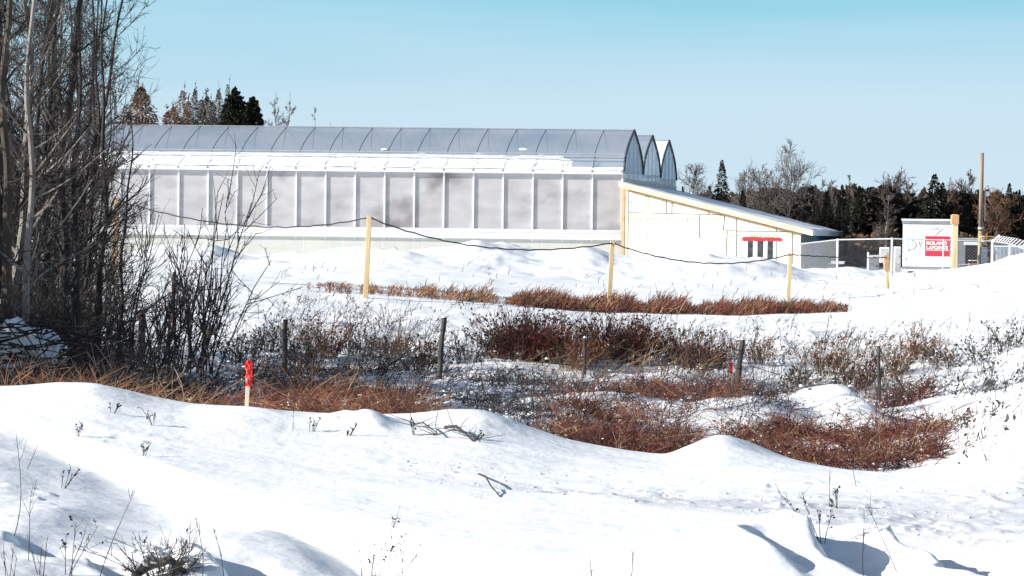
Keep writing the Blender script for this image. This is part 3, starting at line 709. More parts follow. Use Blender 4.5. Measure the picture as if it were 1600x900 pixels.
# ------------------------------------------------------------------ chain-link fence
fpts = [P(1251, 381, 137.5), P(1309, 374.5, 117), P(1394, 373, 113), P(1474, 375, 112.4), P(1551, 376.5, 112)]
fpts2 = [P(1551, 376.5, 112), P(1578, 381, 107), P(1612, 393, 100), P(1680, 405, 90)]
fence = empty('wire_fence', 'galvanised chain-link fence running in front of the trailer', 'fence', gpt(1394, 113))
FO = Vector(fence.location)
def fence_run(pts, parent, gaps=.16, r=.0028, post_idx=None):
    L = Vector(parent.location); sg = []; rail = MB()
    for a, b_ in zip(pts, pts[1:]):
        rail.tube([a - L, b_ - L], .035, 6); ln = (b_ - a).length; n = int(ln / gaps); Hh = 2.0
        for i in range(-int(Hh / gaps), n + 1):
            for sgn in (1, -1):
                x0 = i * gaps; x1 = x0 + Hh; 
                ta, tb = max(x0, 0), min(x1, ln)
                if tb <= ta: continue
                f = lambda x: a.lerp(b_, x / ln)
                za = (ta - x0); zb = (tb - x0)
                if sgn < 0: za, zb = Hh - za, Hh - zb
                pa = f(ta) - Vector((0, 0, Hh - za)); pb_ = f(tb) - Vector((0, 0, Hh - zb)); sg.append((*(pa - L), *(pb_ - L), r, r))
    rail.build('top_rail', M['galv'], parent); V, Qd = segs_geo(sg); raw('wire_mesh', V, Qd, M['grey'], parent)
fence_run(fpts, fence)
for i, p in enumerate(fpts):
    if i == 4: continue
    MB().tube([p - FO + Vector((0, 0, .05)), p - FO - Vector((0, 0, 2.4))], .028 if i == 3 else .055, 8).build('post', M['whitemetal'] , fence)
f2 = empty('barbed_wire_fence', 'fence with white end post and slanted barbed-wire arms curving out at the right', 'fence', gpt(1551, 112)); L2 = Vector(f2.location)
fence_run(fpts2, f2)
p = fpts2[0]
MB().tube([p - L2 - Vector((0, 0, 2.2)), p - L2 + Vector((0, 0, .02)), p - L2 + Vector((.32, -.1, .27))], .07, 8).build('end_post', M['whitemetal'], f2)
pts2 = []
for a, b_ in zip(fpts2, fpts2[1:]):
    n = 7
    for i in range(n): pts2.append(a.lerp(b_, (i + .5) / n))
for q in pts2:
    MB().tube([q - L2, q - L2 + Vector((.26, -.12, .26))], .022, 5).build('barb_arm', M['whitemetal'], f2)
for i, q in enumerate(fpts2[1:]): MB().tube([q - L2 - Vector((0, 0, 2.2)), q - L2], .045, 6).build('post', M['whitemetal'], f2)
for k_ in (.35, .7, 1.0):
    g = MB()
    g.tube([q - L2 + Vector((.26, -.12, .26)) * k_ for q in pts2], .010, 4); g.build('barbed_wire', M['galv'], f2)

# ------------------------------------------------------------------ yellow posts and rope
yp = [(577, 337, 571, 62, .135, 'slim yellow wooden post, tallest in front of the long greenhouse wall', 'yellow'),
      (957, 377, 951, 66, .13, 'yellow wooden post standing before the left corner of the foam shed', 'yellow'),
      (1235, 395, 1231, 72, .125, 'yellow wooden post standing in front of the right end of the foam shed', 'yellow'),
      (1385, 400, 1387, 78, .11, 'shorter yellow post with dark mid-height snow ring, between shed and trailer', 'yellow'),
      (1492, 335, 1490, 98, .21, 'thick yellow-orange post in front of the right side of the trailer', 'yellow'),
      (183, 310, 178, 66, .14, 'orange-tinted post partly hidden behind the bare trees at left', 'orangewood')]
yp[3] = yp[3][:5] + ('shorter yellow post between the shed and the trailer, its top thicker than its foot', 'yellow')
tops = {}
for i, (xt, yt, xb, d, w, lab, mm_) in enumerate(yp):
    top = P(xt, yt, d); bot = gpt(xb, d); o = empty('yellow_post', lab, 'post', bot, 0, 'yellow posts holding the rope'); L = Vector(bot)
    w *= .95
    mid = top.lerp(bot, .5)
    g = MB(); g.bar(Vector((0, 0, -.15)), top - L, w, w, up=(0, 1, 0)); g.build('post_shaft', M[mm_], o, bevel=.004)
    if i == 3: g = MB(); g.bar(top - L + (bot - top) * .45, top - L + Vector((0, 0, .03)), w * 1.9, w * 1.5, up=(0, 1, 0)); g.build('wooden_sleeve', M['orangewood'], o, bevel=.005)
    if i == 4: g = MB(); g.bar(top - L - Vector((0, 0, .42)), top - L - Vector((0, 0, .02)), w * 1.5, w * 1.5, up=(0, 1, 0)); g.build('wooden_sleeve', M['orangewood'], o, bevel=.005)
    g = MB(); g.tube([top - L - Vector((w * .8, 0, .06)), top - L + Vector((w * .8, 0, -.06))], .02, 6); g.build('nail', M['rope'], o)
    tops[i] = top
def rope(a, b_, px, py, lab):
    m_ = P(px, py, (a.y + b_.y) / 2); pts = []
    c = m_ * 2 - (a + b_) * .5
    for i in range(33):
        t_ = i / 32; q = a * (1 - t_) ** 2 + c * 2 * t_ * (1 - t_) + b_ * t_ * t_; pts.append(q + Vector((0, 0, .012 * math.sin(i * 2.3))))
    g = MB(); g.tube(pts, .019, 5); o = g.build('rope', M['rope']); tag(o, lab, 'rope', 'ropes strung between the yellow posts')
dz = Vector((0, -.05, -.05))
rope(tops[5] + dz, tops[0] + dz, 385, 353, 'dark rope sagging from the post among the trees to the tallest yellow post')
rope(tops[0] + dz, tops[1] + dz, 765, 387, 'dark rope sagging in front of the greenhouse from tallest post to shed corner post')
rope(tops[1] + dz, tops[2] + dz, 1100, 411, 'dark rope sagging in front of the foam shed between two yellow posts')
rope(tops[2] + dz, tops[3] + dz, 1310, 402, 'short dark rope from the shed post to the post left of the trailer')
rope(P(40, 378, 68), tops[5] + dz, 110, 365, 'dark rope running left from the orange-tinted post into the trees')

# ------------------------------------------------------------------ old fence posts and stakes
def old_post(px_t, py_t, px_b, d, w, lab, brace=None):
    top = P(px_t, py_t, d); bot = gpt(px_b, d); L = bot; o = empty('old_fence_post', lab, 'fence post', bot, 0, 'weathered fence posts along the ditch')
    pts = []; rs = []
    for i in range(9):
        t_ = i / 8; q = (bot - Vector((0, 0, .2))).lerp(top, t_) - L; pts.append(q + Vector((.006 * math.sin(i * 1.1 + px_b), .004 * math.cos(i * 1.7), 0))); rs.append(w * (.47 - .01 * i + .035 * math.sin(i * 2.1 + px_b)))
    MB().tube(pts, rs, 8).build('post_shaft', M['oldwood'], o, smooth=False)
    for zf in (.45, .8):
        g = MB(); q = (bot - L).lerp(top - L, zf); g.tube([q + Vector((-w * .55, -w * .3, 0)), q + Vector((0, -w * .6, .01)), q + Vector((w * .55, -w * .3, 0))], .006, 4)
        g.build('wire_staple', M['rope'], o)
    if brace:
        g = MB(); e = gpt(brace[0], brace[1]); g.tube([top - L - Vector((0, 0, .04)), e - L], [.025, .03], 6); g.build('diagonal_brace', M['bark_mid'], o)
    c = MB(); c.tube([top - L, top - L + Vector((0, 0, .03))], [w * .5, w * .3], 8); c.build('snow_cap', M['snow2'], o)
    return o
old_post(446, 499, 444, 41, .11, 'dark weathered fence post at the right end of the bare tree thicket')
old_post(694, 496, 684, 40, .11, 'tallest dark fence post, leaning right, between the snowy mound and the rusty shrubs')
old_post(1160, 531, 1149, 40, .12, 'dark leaning fence post beside the small orange flagged stake')
old_post(1373, 540, 1374, 38.5, .07, 'thin black fence post with a diagonal brace, right of the snow mound', (1424, 36))
old_post(914, 528, 913, 43, .07, 'thin dark fence post half hidden by the rusty shrubs')
old_post(222, 484, 221, 40, .15, 'thick black stub of a fence post standing inside the thicket')
old_post(272, 425, 270, 47, .09, 'grey fence post behind the tall shrubs right of the thicket')
for (pa, pb_, lab) in (((446, 530, 41), (690, 540, 40), 'thin fence wire between the first two dark posts'), ((690, 540, 40), (1158, 560, 40), 'thin fence wire crossing the rusty shrubs'), ((1158, 565, 40), (1374, 575, 38.5), 'thin fence wire left of the braced post')):
    a = P(*pa); b_ = P(*pb_); g = MB(); g.tube([a.lerp(b_, i / 12) - Vector((0, 0, .25 * math.sin(math.pi * i / 12))) for i in range(13)], .006, 4); tag(g.build('fence_wire', M['rope']), lab, 'wire', 'wires of the old fence')
def stake(px_t, py_t, px_b, d, py_r, w, lab, bow=True):
    top = P(px_t, py_t, d); bot = gpt(px_b, d); L = bot; o = empty('survey_stake', lab, 'stake', bot)
    g = MB(); g.bar(Vector((0, 0, -.1)), top - L - Vector((0, 0, .02)), w, w * .5, up=(0, 1, 0)); g.build('wooden_stake', M['pine'], o, bevel=.002)
    rb = P(px_t, py_r, d) - L; tp = top - L; V = []; n = 10; m_ = 12
    for j in range(m_ + 1):
        f = j / m_; c = tp.lerp(rb, f); 
        for k_ in range(n):
            an = 2 * math.pi * k_ / n; r_ = w * (.78 + .22 * math.sin(k_ * 2 + j * 1.3) + (.10 if .1 < f < .4 else 0)) * (.75 if j in (0,) else 1)
            V.append(c + Vector((math.cos(an) * r_, math.sin(an) * r_ * .8, 0)))
    Fc = [(j * n + k_, j * n + (k_ + 1) % n, (j + 1) * n + (k_ + 1) % n, (j + 1) * n + k_) for j in range(m_) for k_ in range(n)] + [tuple(range(n))]
    w *= .85
    rbn = MB().add(V, Fc).build('ribbon', M['ribbon'], o)
    g = MB(); q = tp.lerp(rb, .2)
    g.tube([q + Vector((-w * .5, -w * .6, 0)), q + Vector((-w * 1.0, -w * .8, .01)), q + Vector((-w * .9, -w * .6, -.02)), q + Vector((0, -w * .7, -.01))], w * .25, 6)
    g.bar(q + Vector((w * .6, -w * .6, .02)), q + Vector((w * .9, -w * .6, -.1)), .012, .004)
    g.build('ribbon_knot', M['ribbon'], rbn); return o
stake(389, 563, 385, 19.6, 603, .034, 'wooden survey stake wrapped in bright red ribbon on the foreground snow bank')
stake(1142, 566, 1146, 39, 583, .034, 'small stake with orange-red flagging beside a leaning dark fence post')
p = P(1428, 465, 76); o = empty('marker_stick', 'thin white marker stick in the snow right of the shorter yellow post', 'marker', gpt(1429, 77)); g = MB(); g.bar(Vector((0, 0, -.1)), Vector((0, 0, .42)), .03, .02); g.build('stick', M['white'], o); MB().box(-.02, .02, -.012, .012, .421, .55).build('dark_tip', M['grey'], o)

# ================================================================== vegetation
def unit(a): return a / (np.linalg.norm(a, axis=-1, keepdims=True) + 1e-9)
def curve_pt(B, D, L, K, t): return B + D * (L * t)[:, None] + K * (L * t * t)[:, None]
def stems(B, D, L, K, r, nseg=4, tip=.35, wob=0.0, rng=RN):
    n = len(B); out = []; r = np.asarray(r) * np.ones(n); prev = B; W1 = rng.normal(size=(n, 3)) * wob
    for i in range(nseg):
        t0 = i / nseg; t1 = (i + 1) / nseg
        q = curve_pt(B, D, L, K, np.full(n, t1)) + (W1 * L[:, None] * math.sin(t1 * 5) if wob else 0)
        out.append(np.concatenate([prev, q, (r * (1 - (1 - tip) * t0))[:, None], (r * (1 - (1 - tip) * t1))[:, None]], 1)); prev = q
    return np.concatenate(out)
def twigs(B, D, L, K, r, per, t_lo=.3, spread=.7, ll=(.2, .45), up=.25, rng=RN, taper=.5):
    n = len(B); idx = np.repeat(np.arange(n), per); t = rng.uniform(t_lo, 1, len(idx)); r = np.asarray(r) * np.ones(n)
    b = curve_pt(B[idx], D[idx], L[idx], K[idx], t); tan = unit(D[idx] + 2 * K[idx] * t[:, None])
    d = unit(tan + rng.normal(size=(len(idx), 3)) * spread); d[:, 2] += up; d = unit(d)
    l = L[idx] * rng.uniform(ll[0], ll[1], len(idx)) * (1.15 - taper * t); k_ = rng.normal(size=(len(idx), 3)) * .12 + np.array([0, 0, .12])
    return b, d, l, k_, r[idx] * .55
def gp(px, d):   # arrays: ground points
    px = np.asarray(px, float); d = np.asarray(d, float); X = (px - 800) / F * d
    z = ground(X, d); y = proj(X, d, z)[1]; X = X + (y - 450) / F * d * math.sin(ROLL) * -1
    return np.stack([X, d, ground(X, d)], -1)
def put(nm, geos, m, parent=None, off=None):
    V, Fq = join(geos); return raw(nm, V, Fq, m, parent, off=off)

# ---- bare trees
def bare_tree(name, label, base, H, r, lean=(0, 0), limbs=22, sub=7, sub2=4, t_lo=.25, mt='bark_dark', tw='twig', spread=.55, seed=0, group=None, limb_len=(.18, .34), rmin=1.0, cat='tree', bend=.1, n2=True, fork=None):
    rg = np.random.default_rng(seed); o = empty(name, label, cat, base, 0, group)
    D = unit(np.array([[lean[0], lean[1], 1.0]])); K = rg.normal(size=(1, 3)) * np.array([[bend, bend, 0]]); L = np.array([H]); B = np.array([[0, 0, -.2]])
    ph = rg.uniform(0, 6, 4)
    def tp(t):
        p = curve_pt(B, D, L, K, np.array([t]))[0]; p[0] += H * .008 * math.sin(t * 9 + ph[0]) + H * .004 * math.sin(t * 23 + ph[1]); p[1] += H * .008 * math.sin(t * 8 + ph[2]); return p
    t = rg.uniform(t_lo, .98, limbs); b = np.array([tp(x) for x in t]); az = rg.uniform(0, 2 * math.pi, limbs)
    d = unit(np.stack([np.cos(az) * spread, np.sin(az) * spread, rg.uniform(.15, 1.1, limbs)], -1)); l = H * rg.uniform(limb_len[0], limb_len[1], limbs) * (1.25 - t)
    k_ = np.stack([np.zeros(limbs), np.zeros(limbs), rg.uniform(.0, .35, limbs)], -1); rr = r * .42 * (1.1 - t)
    rr = np.maximum(rr, .006 * rmin)
    S1 = stems(b, d, l, k_, rr, 5, .3, .03, rg)
    n = 18; tb = MB().tube([tp(i / n) for i in range(n + 1)], [r * (1 - .82 * (i / n) ** .9) * (1 + .06 * math.sin(i * 2.7 + ph[3])) for i in range(n + 1)], 8, cap=False)
    put('trunk', [(np.array([list(q) for q in tb.v]), np.array(tb.f)), segs_geo(S1)], M[mt], o)
    a = twigs(b, d, l, k_, rr, sub, .15, .75, (.3, .7), .12, rg); ra = np.maximum(a[4] * .7, .0045 * rmin)
    gs = [segs_geo(stems(a[0], a[1], a[2], a[3], ra, 3, .4, .03, rg))]
    if n2:
        c = twigs(a[0], a[1], a[2], a[3], ra, sub2, .15, .8, (.35, .7), .08, rg); rc = np.maximum(c[4] * .7, .0035 * rmin)
        gs.append(segs_geo(stems(c[0], c[1], c[2], c[3], rc, 2, .5, 0, rg)))
    put('crown', gs, M[tw], o); return o
def shrub(name, label, base, W, H, n, m, rg, leaf=None, leafn=0, leafs=.02, r=.006, per=6, sub=0, group=None, cat='shrub', lean=0.15, arch=.2, spread=.5, t_lo=.25):
    o = empty(name, label, cat, base, 0, group)
    az = rg.uniform(0, 2 * math.pi, n); rad = np.sqrt(rg.uniform(0, 1, n)) * W * .28
    B = np.stack([np.cos(az) * rad, np.sin(az) * rad, np.full(n, -.05)], -1)
    D = unit(np.stack([np.cos(az) * rad / W * 2.2 * spread * 2 + lean + rg.normal(size=n) * .15, np.sin(az) * spread * .8 + rg.normal(size=n) * .15, np.ones(n)], -1))
    L = H * rg.uniform(.5, 1.08, n); K = np.stack([rg.normal(size=n) * arch, rg.normal(size=n) * arch, -np.abs(rg.normal(size=n)) * arch], -1)
    gs = [segs_geo(stems(B, D, L, K, r, 4, .4, .02, rg))]
    a = twigs(B, D, L, K, r, per, t_lo, .6, (.18, .42), .2, rg); gs.append(segs_geo(stems(a[0], a[1], a[2], a[3], a[4], 2, .5, 0, rg)))
    if sub: c = twigs(a[0], a[1], a[2], a[3], a[4], sub, .2, .7, (.3, .6), .1, rg); gs.append(segs_geo(stems(c[0], c[1], c[2], c[3], c[4], 2, .5, 0, rg)))
    put('stems', gs, m, o)
    if leaf is not None and leafn:
        i = rg.integers(0, len(a[0]), leafn); C = curve_pt(a[0][i], a[1][i], a[2][i], a[3][i], rg.uniform(.2, 1.05, leafn)); V, Qd = quads_geo(C, leafs * rg.uniform(.6, 1.5, leafn), rg)
        raw('dry_leaves', V, Qd, leaf, o)
    return o

# left thicket: tall trees. px base, d, height, radius, lean, bark
TH = [  # px, d, H, r, leanx, mat, look
 (6, 31, 8.5, .085, .02, 'bark_mid', 'thickest dark trunk at the very left edge of the picture'),
 (24, 34, 9, .075, .05, 'bark_pale', 'pale birch-like trunk leaning right near the left edge'),
 (40, 36, 9, .055, .03, 'bark_dark', 'slim dark trunk just right of the pale leaning one'),
 (33, 30, 8, .06, .01, 'bark_pale', 'pale slender trunk close beside the thick left-edge trunk'),
 (64, 36, 8.5, .065, .02, 'bark_dark', 'dark trunk rising behind the blue-shaded brush heap'),
 (78, 38, 9, .05, .0, 'bark_dark', 'narrow dark trunk just left of the thick black one'),
 (92, 34, 8.5, .09, .035, 'bark_dark', 'thick black trunk standing right of the blue-shaded brush heap'),
 (100, 40, 9, .05, .05, 'bark_mid', 'slim brown trunk just behind the thick black one'),
 (112, 37, 8.2, .05, .05, 'bark_dark', 'dark trunk leaning right above the orange grass'),
 (122, 42, 8.8, .045, .02, 'bark_dark', 'slender far trunk midway through the thicket'),
 (136, 36, 7.2, .04, .03, 'bark_dark', 'young dark tree left of the tall straight one'),
 (156, 35, 6.4, .055, .012, 'bark_dark', 'tall straight black tree, outermost of the high ones, against the greenhouse'),
 (183, 36, 4.3, .04, .055, 'bark_dark', 'thin tree leaning right beside the orange-tinted post'),
 (52, 43, 8.8, .05, .02, 'bark_mid', 'brownish slim tree at the back of the thicket'),
 (14, 41, 9, .06, .0, 'bark_dark', 'dark tree at the back of the thicket near the left edge'),
 (72, 45, 9, .05, .04, 'bark_pale', 'pale slim tree at the back of the thicket'),
 (-18, 33, 9, .08, .06, 'bark_dark', 'dark tree leaning into the picture from beyond the left edge'),
 (106, 46, 8.5, .05, .0, 'bark_mid', 'farthest brown tree right of the thick black trunk'),
 (145, 44, 5.6, .035, .06, 'bark_dark', 'thin far tree tilting towards the greenhouse roof'),
 (48, 39, 8.6, .05, .045, 'bark_dark', 'dark tree leaning right between the two leftmost pale trunks and the heap'),
 (86, 43, 8.8, .055, .01, 'bark_dark', 'upright dark tree directly behind the thick black trunk'),
 (128, 39, 8.0, .05, .035, 'bark_dark', 'dark tree leaning right in the right half of the thicket'),
 (2, 44, 9, .06, .03, 'bark_dark', 'upright dark tree seen behind the thickest edge trunk'),
 (118, 33, 7.6, .05, .02, 'bark_dark', 'near dark tree rising out of the orange grass'),
 (-40, 37, 9, .07, .04, 'bark_mid', 'brown tree just outside the left edge whose limbs reach in'),
]
for i, (px, d, H, r, lx, mt, look) in enumerate(TH):
    small = H < 7
    bare_tree('bare_tree', 'bare leafless tree: ' + look, gp([px], [d])[0].tolist(), H, r, (lx, rnd.uniform(-.05, .05)), limbs=30 if not small else 16, sub=9, sub2=4, mt=mt, tw='twig', seed=100 + i, t_lo=.18,
              group='bare trees of the left thicket', limb_len=((.07, .2) if px < 118 else (.05, .13)) if not small else (.08, .17), spread=.85, bend=.03 if not small else .01)
# tall shrubs right of the thicket
rg = np.random.default_rng(5)
for i, (px, d, W, H, n, look) in enumerate([(205, 38, 1.0, 2.6, 10, 'slender, just right of the thin leaning tree'), (243, 39, .9, 2.0, 9, 'low, between two dark posts'),
        (292, 37, .9, 3.05, 8, 'tallest, branching widely in front of the greenhouse wall'), (330, 36, .8, 2.5, 8, 'leaning right, outermost of them'), (268, 36, .8, 1.9, 9, 'small, left of the tallest one'),
        (312, 40, .7, 2.2, 7, 'thin, between the tallest and the outermost')]):
    shrub('tall_shrub', 'bare upright shrub by the thicket, ' + look, gp([px], [d])[0].tolist(), W, H, n, M['twig'], rg, None, 0, r=.017, per=6, sub=4, group='tall shrubs right of the thicket', arch=.08, lean=.05, spread=.25)
# dense undergrowth inside the thicket: individual multi-stem bushes
for i, (px, d, W, H) in enumerate([(-5, 30, 1.2, 2.0), (20, 33, 1.2, 1.7), (50, 32, 1.2, 1.5), (75, 35, 1.3, 2.6), (105, 33, 1.2, 1.9), (130, 36, 1.3, 2.2), (150, 33, 1.2, 1.5), (172, 38, 1.2, 2.0), (195, 34, 1.1, 1.2), (225, 36, 1.0, 1.2), (255, 34, 1.0, 1.0), (285, 38, 1.0, 1.1), (30, 40, 1.4, 3.0), (95, 42, 1.4, 3.2), (60, 41, 1.4, 2.8), (0, 37, 1.4, 3.0), (140, 44, 1.3, 2.6)]):
    shrub('thicket_bush', 'tangled leafless bush ' + ['at the foot of the thick trunk at the left edge', 'just left of the snow-laden brush heap', 'directly behind the snow-laden brush heap', 'at the foot of the thick black trunk', 'above the orange grass, right of the thick black trunk', 'left of the tall straight black tree', 'low and dark at the foot of the tall straight black tree', 'at the foot of the orange-tinted post', 'low, right of the orange-tinted post', 'beside the thick black stub post', 'low, between stub post and tallest bare shrub', 'at the foot of the tallest bare shrub', 'rising high behind the slim dark trunk near the left edge', 'tallest of the bushes, far behind the thick black trunk', 'high and far back between the two dark middle trunks', 'tall and far back at the left edge of the thicket', 'far back beneath the greenhouse end'][i],
          gp([px], [d])[0].tolist(), W, H, 26 if px < 165 else 12, M['twig'], rg, None, 0, r=.012, per=8 if px < 165 else 6, sub=3 if px < 165 else 2, group='bushes under the bare trees', arch=.25, lean=.0, spread=.5, t_lo=.1)

# ---- stuff brush patches: list of (px0, px1, d0, d1, n, hmin, hmax)
def patch(nm, label, m, blobs, rg, r=.006, arch=.35, per=3, leaf=None, leafn=0, leafs=.02, lean=.1, tilt=.35, cat='brush', nseg=3, thr=-.35, fade=True):
    gs = []; lg = []
    for (a0, a1, d0, d1, n, h0, h1) in blobs:
        px = rg.uniform(a0, a1, n); d = rg.uniform(d0, d1, n); B = gp(px, d)
        keep = fbm(B[:, 0] * 1.3, B[:, 1] * 1.3, 3, 13) > thr + rg.uniform(-.15, .15, n)
        keep &= (((px - 1310) / 72) ** 2 + ((d - 32.8) / 2.6) ** 2 > 1) | (rg.uniform(0, 1, n) < .06)
        if fade:
            e = np.minimum((px - a0) / (a1 - a0), (a1 - px) / (a1 - a0)) * 5 + .15; keep &= rg.uniform(0, 1, n) < e
        B = B[keep]; n = len(B)
        if not n: continue
        B[:, 2] -= .03; D = unit(np.stack([rg.normal(size=n) * tilt + lean, rg.normal(size=n) * tilt, np.ones(n)], -1)); L = rg.uniform(h0, h1, n) * (.75 + .5 * vnoise(B[:, 0] * 1.1, B[:, 1] * 1.1, 4) + .25)
        K = np.stack([rg.normal(size=n) * arch + lean, rg.normal(size=n) * arch, -np.abs(rg.normal(size=n)) * arch], -1)
        rr = r * (B[:, 1] / 40) ** .5
        gs.append(segs_geo(stems(B, D, L, K, rr, nseg, .4, .0, rg)))
        if per: a = twigs(B, D, L, K, rr, per, .25, .7, (.2, .45), .15, rg); gs.append(segs_geo(stems(a[0], a[1], a[2], a[3], a[4], 2, .6, 0, rg)))
        if leafn:
            q = int(leafn * n); i = rg.integers(0, n, q); C = curve_pt(B[i], D[i], L[i], K[i], rg.uniform(.3, 1.05, q)) + rg.normal(size=(q, 3)) * .03
            lg.append(quads_geo(C, leafs * rg.uniform(.5, 1.5, q), rg))
    o = put(nm, gs + (lg if leaf is None else []), M[m] if isinstance(m, str) else m); tag(o, label, cat, None, 'stuff'); return o
# reddish grass strip in front of the far snow berm
def strip(nm, label, m, x0, x1, n, rg, hmul=1.0, col='rust'):
    px = rg.uniform(x0, x1, n); yb = np.interp(px, [470, 575, 650, 750, 800, 950, 1100, 1230, 1320], [458, 458, 464, 471, 475, 488, 491, 491, 488])
    hh = np.interp(px, [470, 520, 575, 700, 780, 850, 950, 1100, 1200, 1290, 1320], [8, 14, 12, 22, 24, 36, 38, 34, 32, 22, 8]) * hmul
    d = rg.uniform(63.2, 67.5, n); B = gp(px, d); cl = np.clip(.72 + .55 * vnoise(px / 22, px * 0 + 2, 8) + .5 * vnoise(px / 6, px * 0, 3), .15, 1.4)
    cl = np.where(px < 800, cl * np.clip(.9 + .8 * vnoise(px / 13, px * 0, 12) + .8 * vnoise(px / 4, px * 0, 14), 0.3, 1.1), cl)
    L = hh * cl * rg.uniform(.3, 1.1, n) / F * 64; D = unit(np.stack([rg.normal(size=n) * .25 + .25, rg.normal(size=n) * .3, np.ones(n)], -1)); K = np.stack([rg.normal(size=n) * .2 + .15, rg.normal(size=n) * .1, -np.abs(rg.normal(size=n)) * .2], -1)
    B[:, 2] -= .02; V, Qd = segs_geo(stems(B, D, L, K, .010, 2, .5, 0, rg)); o = raw(nm, V, Qd, M[m]); tag(o, label, 'grass', None, 'stuff')
rg = np.random.default_rng(6)
strip('red_grass', 'strip of low rust-red dry grass along the foot of the far snow berm', 'rust', 790, 1325, 5200, rg)
strip('dark_red_grass', 'darker red stems mixed into the grass strip below the berm', 'rust_dark', 780, 1325, 2600, rg, .8)
strip('tan_red_grass', 'thinner orange-brown dry grass at the left half of the strip below the berm', 'tan', 470, 860, 1500, rg)
strip('short_red_grass', 'short rust-coloured grass mixed into the left half of the berm strip', 'rust', 480, 900, 1200, rg, .8)
strip('pale_grass_fuzz', 'thin tan fuzz of grass tips above the red grass strip', 'straw', 560, 1320, 1500, rg, 1.0)
strip('dark_grass_heads', 'scattered dark seed heads standing above the red grass strip', 'weed', 480, 1330, 420, rg, 1.35)
# rusty brush in the ditch
patch('rust_brush', 'dense rust-red twiggy brush filling the near side of the ditch', 'rust_dark', [(1130, 1500, 24.5, 31, 2900, .2, .5), (870, 1090, 23.5, 30, 1700, .25, .45), (1380, 1465, 35, 39, 420, .3, .5), (1200, 1420, 30, 33, 500, .3, .5)], rg, r=.007, per=4, leafn=2.2, leafs=.02, thr=-.12, tilt=.7, arch=.55)
patch('orange_brush', 'lighter orange-red stems mixed through the ditch brush', 'rust', [(430, 690, 24, 33, 1500, .2, .55), (1130, 1500, 24, 31, 800, .3, .6), (860, 1080, 24, 31, 1000, .25, .5), (930, 1190, 32, 41, 950, .3, .55), (330, 480, 24, 30, 450, .3, .6)], rg, r=.006, per=3, leafn=.8, leafs=.015, thr=-.18, tilt=.6, arch=.5)
patch('tan_grass', 'orange and tan dry grass tufts below the bare tree thicket', 'tan', [(80, 175, 23, 28, 420, .25, .6), (190, 350, 23, 29, 330, .2, .45), (600, 700, 24, 28, 420, .2, .4), (0, 60, 23, 27, 60, .4, .8), (880, 1040, 30, 40, 260, .3, .7), (440, 520, 26, 32, 200, .4, .9)], rg, r=.006, per=1, arch=.45, lean=.05, tilt=.45)
patch('dark_brush', 'dark leafless tangle of stems covering the floor of the ditch', 'twig', [(-30, 200, 26, 33, 2400, .35, .9), (180, 360, 27, 33, 1000, .25, .6), (340, 700, 32, 41, 1500, .25, .55), (690, 960, 28, 42, 1500, .2, .45), (950, 1200, 31, 41, 900, .2, .45), (1150, 1400, 31, 38, 700, .2, .5)], rg, r=.007, per=4, arch=.5, tilt=.6, thr=-.15)
patch('straw_stalks', 'pale straw stalks scattered through the rusty ditch brush', 'straw', [(1130, 1510, 24.5, 31, 420, .2, .55), (860, 1100, 23.5, 31, 380, .2, .5), (400, 700, 24, 33, 380, .2, .6), (740, 1160, 42, 50, 420, .3, .8), (1180, 1500, 36, 50, 300, .3, .7), (80, 350, 23, 29, 160, .3, .6)], rg, r=.006, per=2, arch=.5, tilt=.6, thr=-.3, leafn=1.5, leafs=.02)
patch('grey_weeds', 'mixed grey and black weed stalks poking out of the snow beyond the ditch', 'weed', [(340, 760, 41, 54, 620, .3, .75), (740, 1180, 41, 54, 750, .25, .6), (1150, 1620, 33, 54, 1000, .2, .6), (1480, 1640, 28, 38, 160, .15, .35), (780, 1300, 54, 60, 200, .15, .4), (400, 800, 56, 62, 160, .15, .35), (680, 900, 22, 26, 160, .1, .25), (1500, 1620, 22, 28, 60, .15, .35)], rg, r=.006, per=4, leafn=1.6, leafs=.032, thr=-.06, arch=.25, tilt=.3, lean=.15)
patch('brown_weeds', 'brown and tan leafy weed stalks beyond the ditch', 'brownleaf', [(430, 700, 42, 54, 380, .35, .7), (1020, 1220, 42, 52, 300, .3, .6), (1240, 1480, 38, 52, 330, .3, .6)], rg, r=.006, per=4, leafn=2.2, leafs=.03, thr=.0, arch=.25, tilt=.25, lean=.15)
patch('far_side_weeds', 'tiny weed stalks dotting the far snow berm', 'weed', [(400, 1600, 70, 84, 170, .1, .4)], rg, r=.008, per=2, thr=-.1)

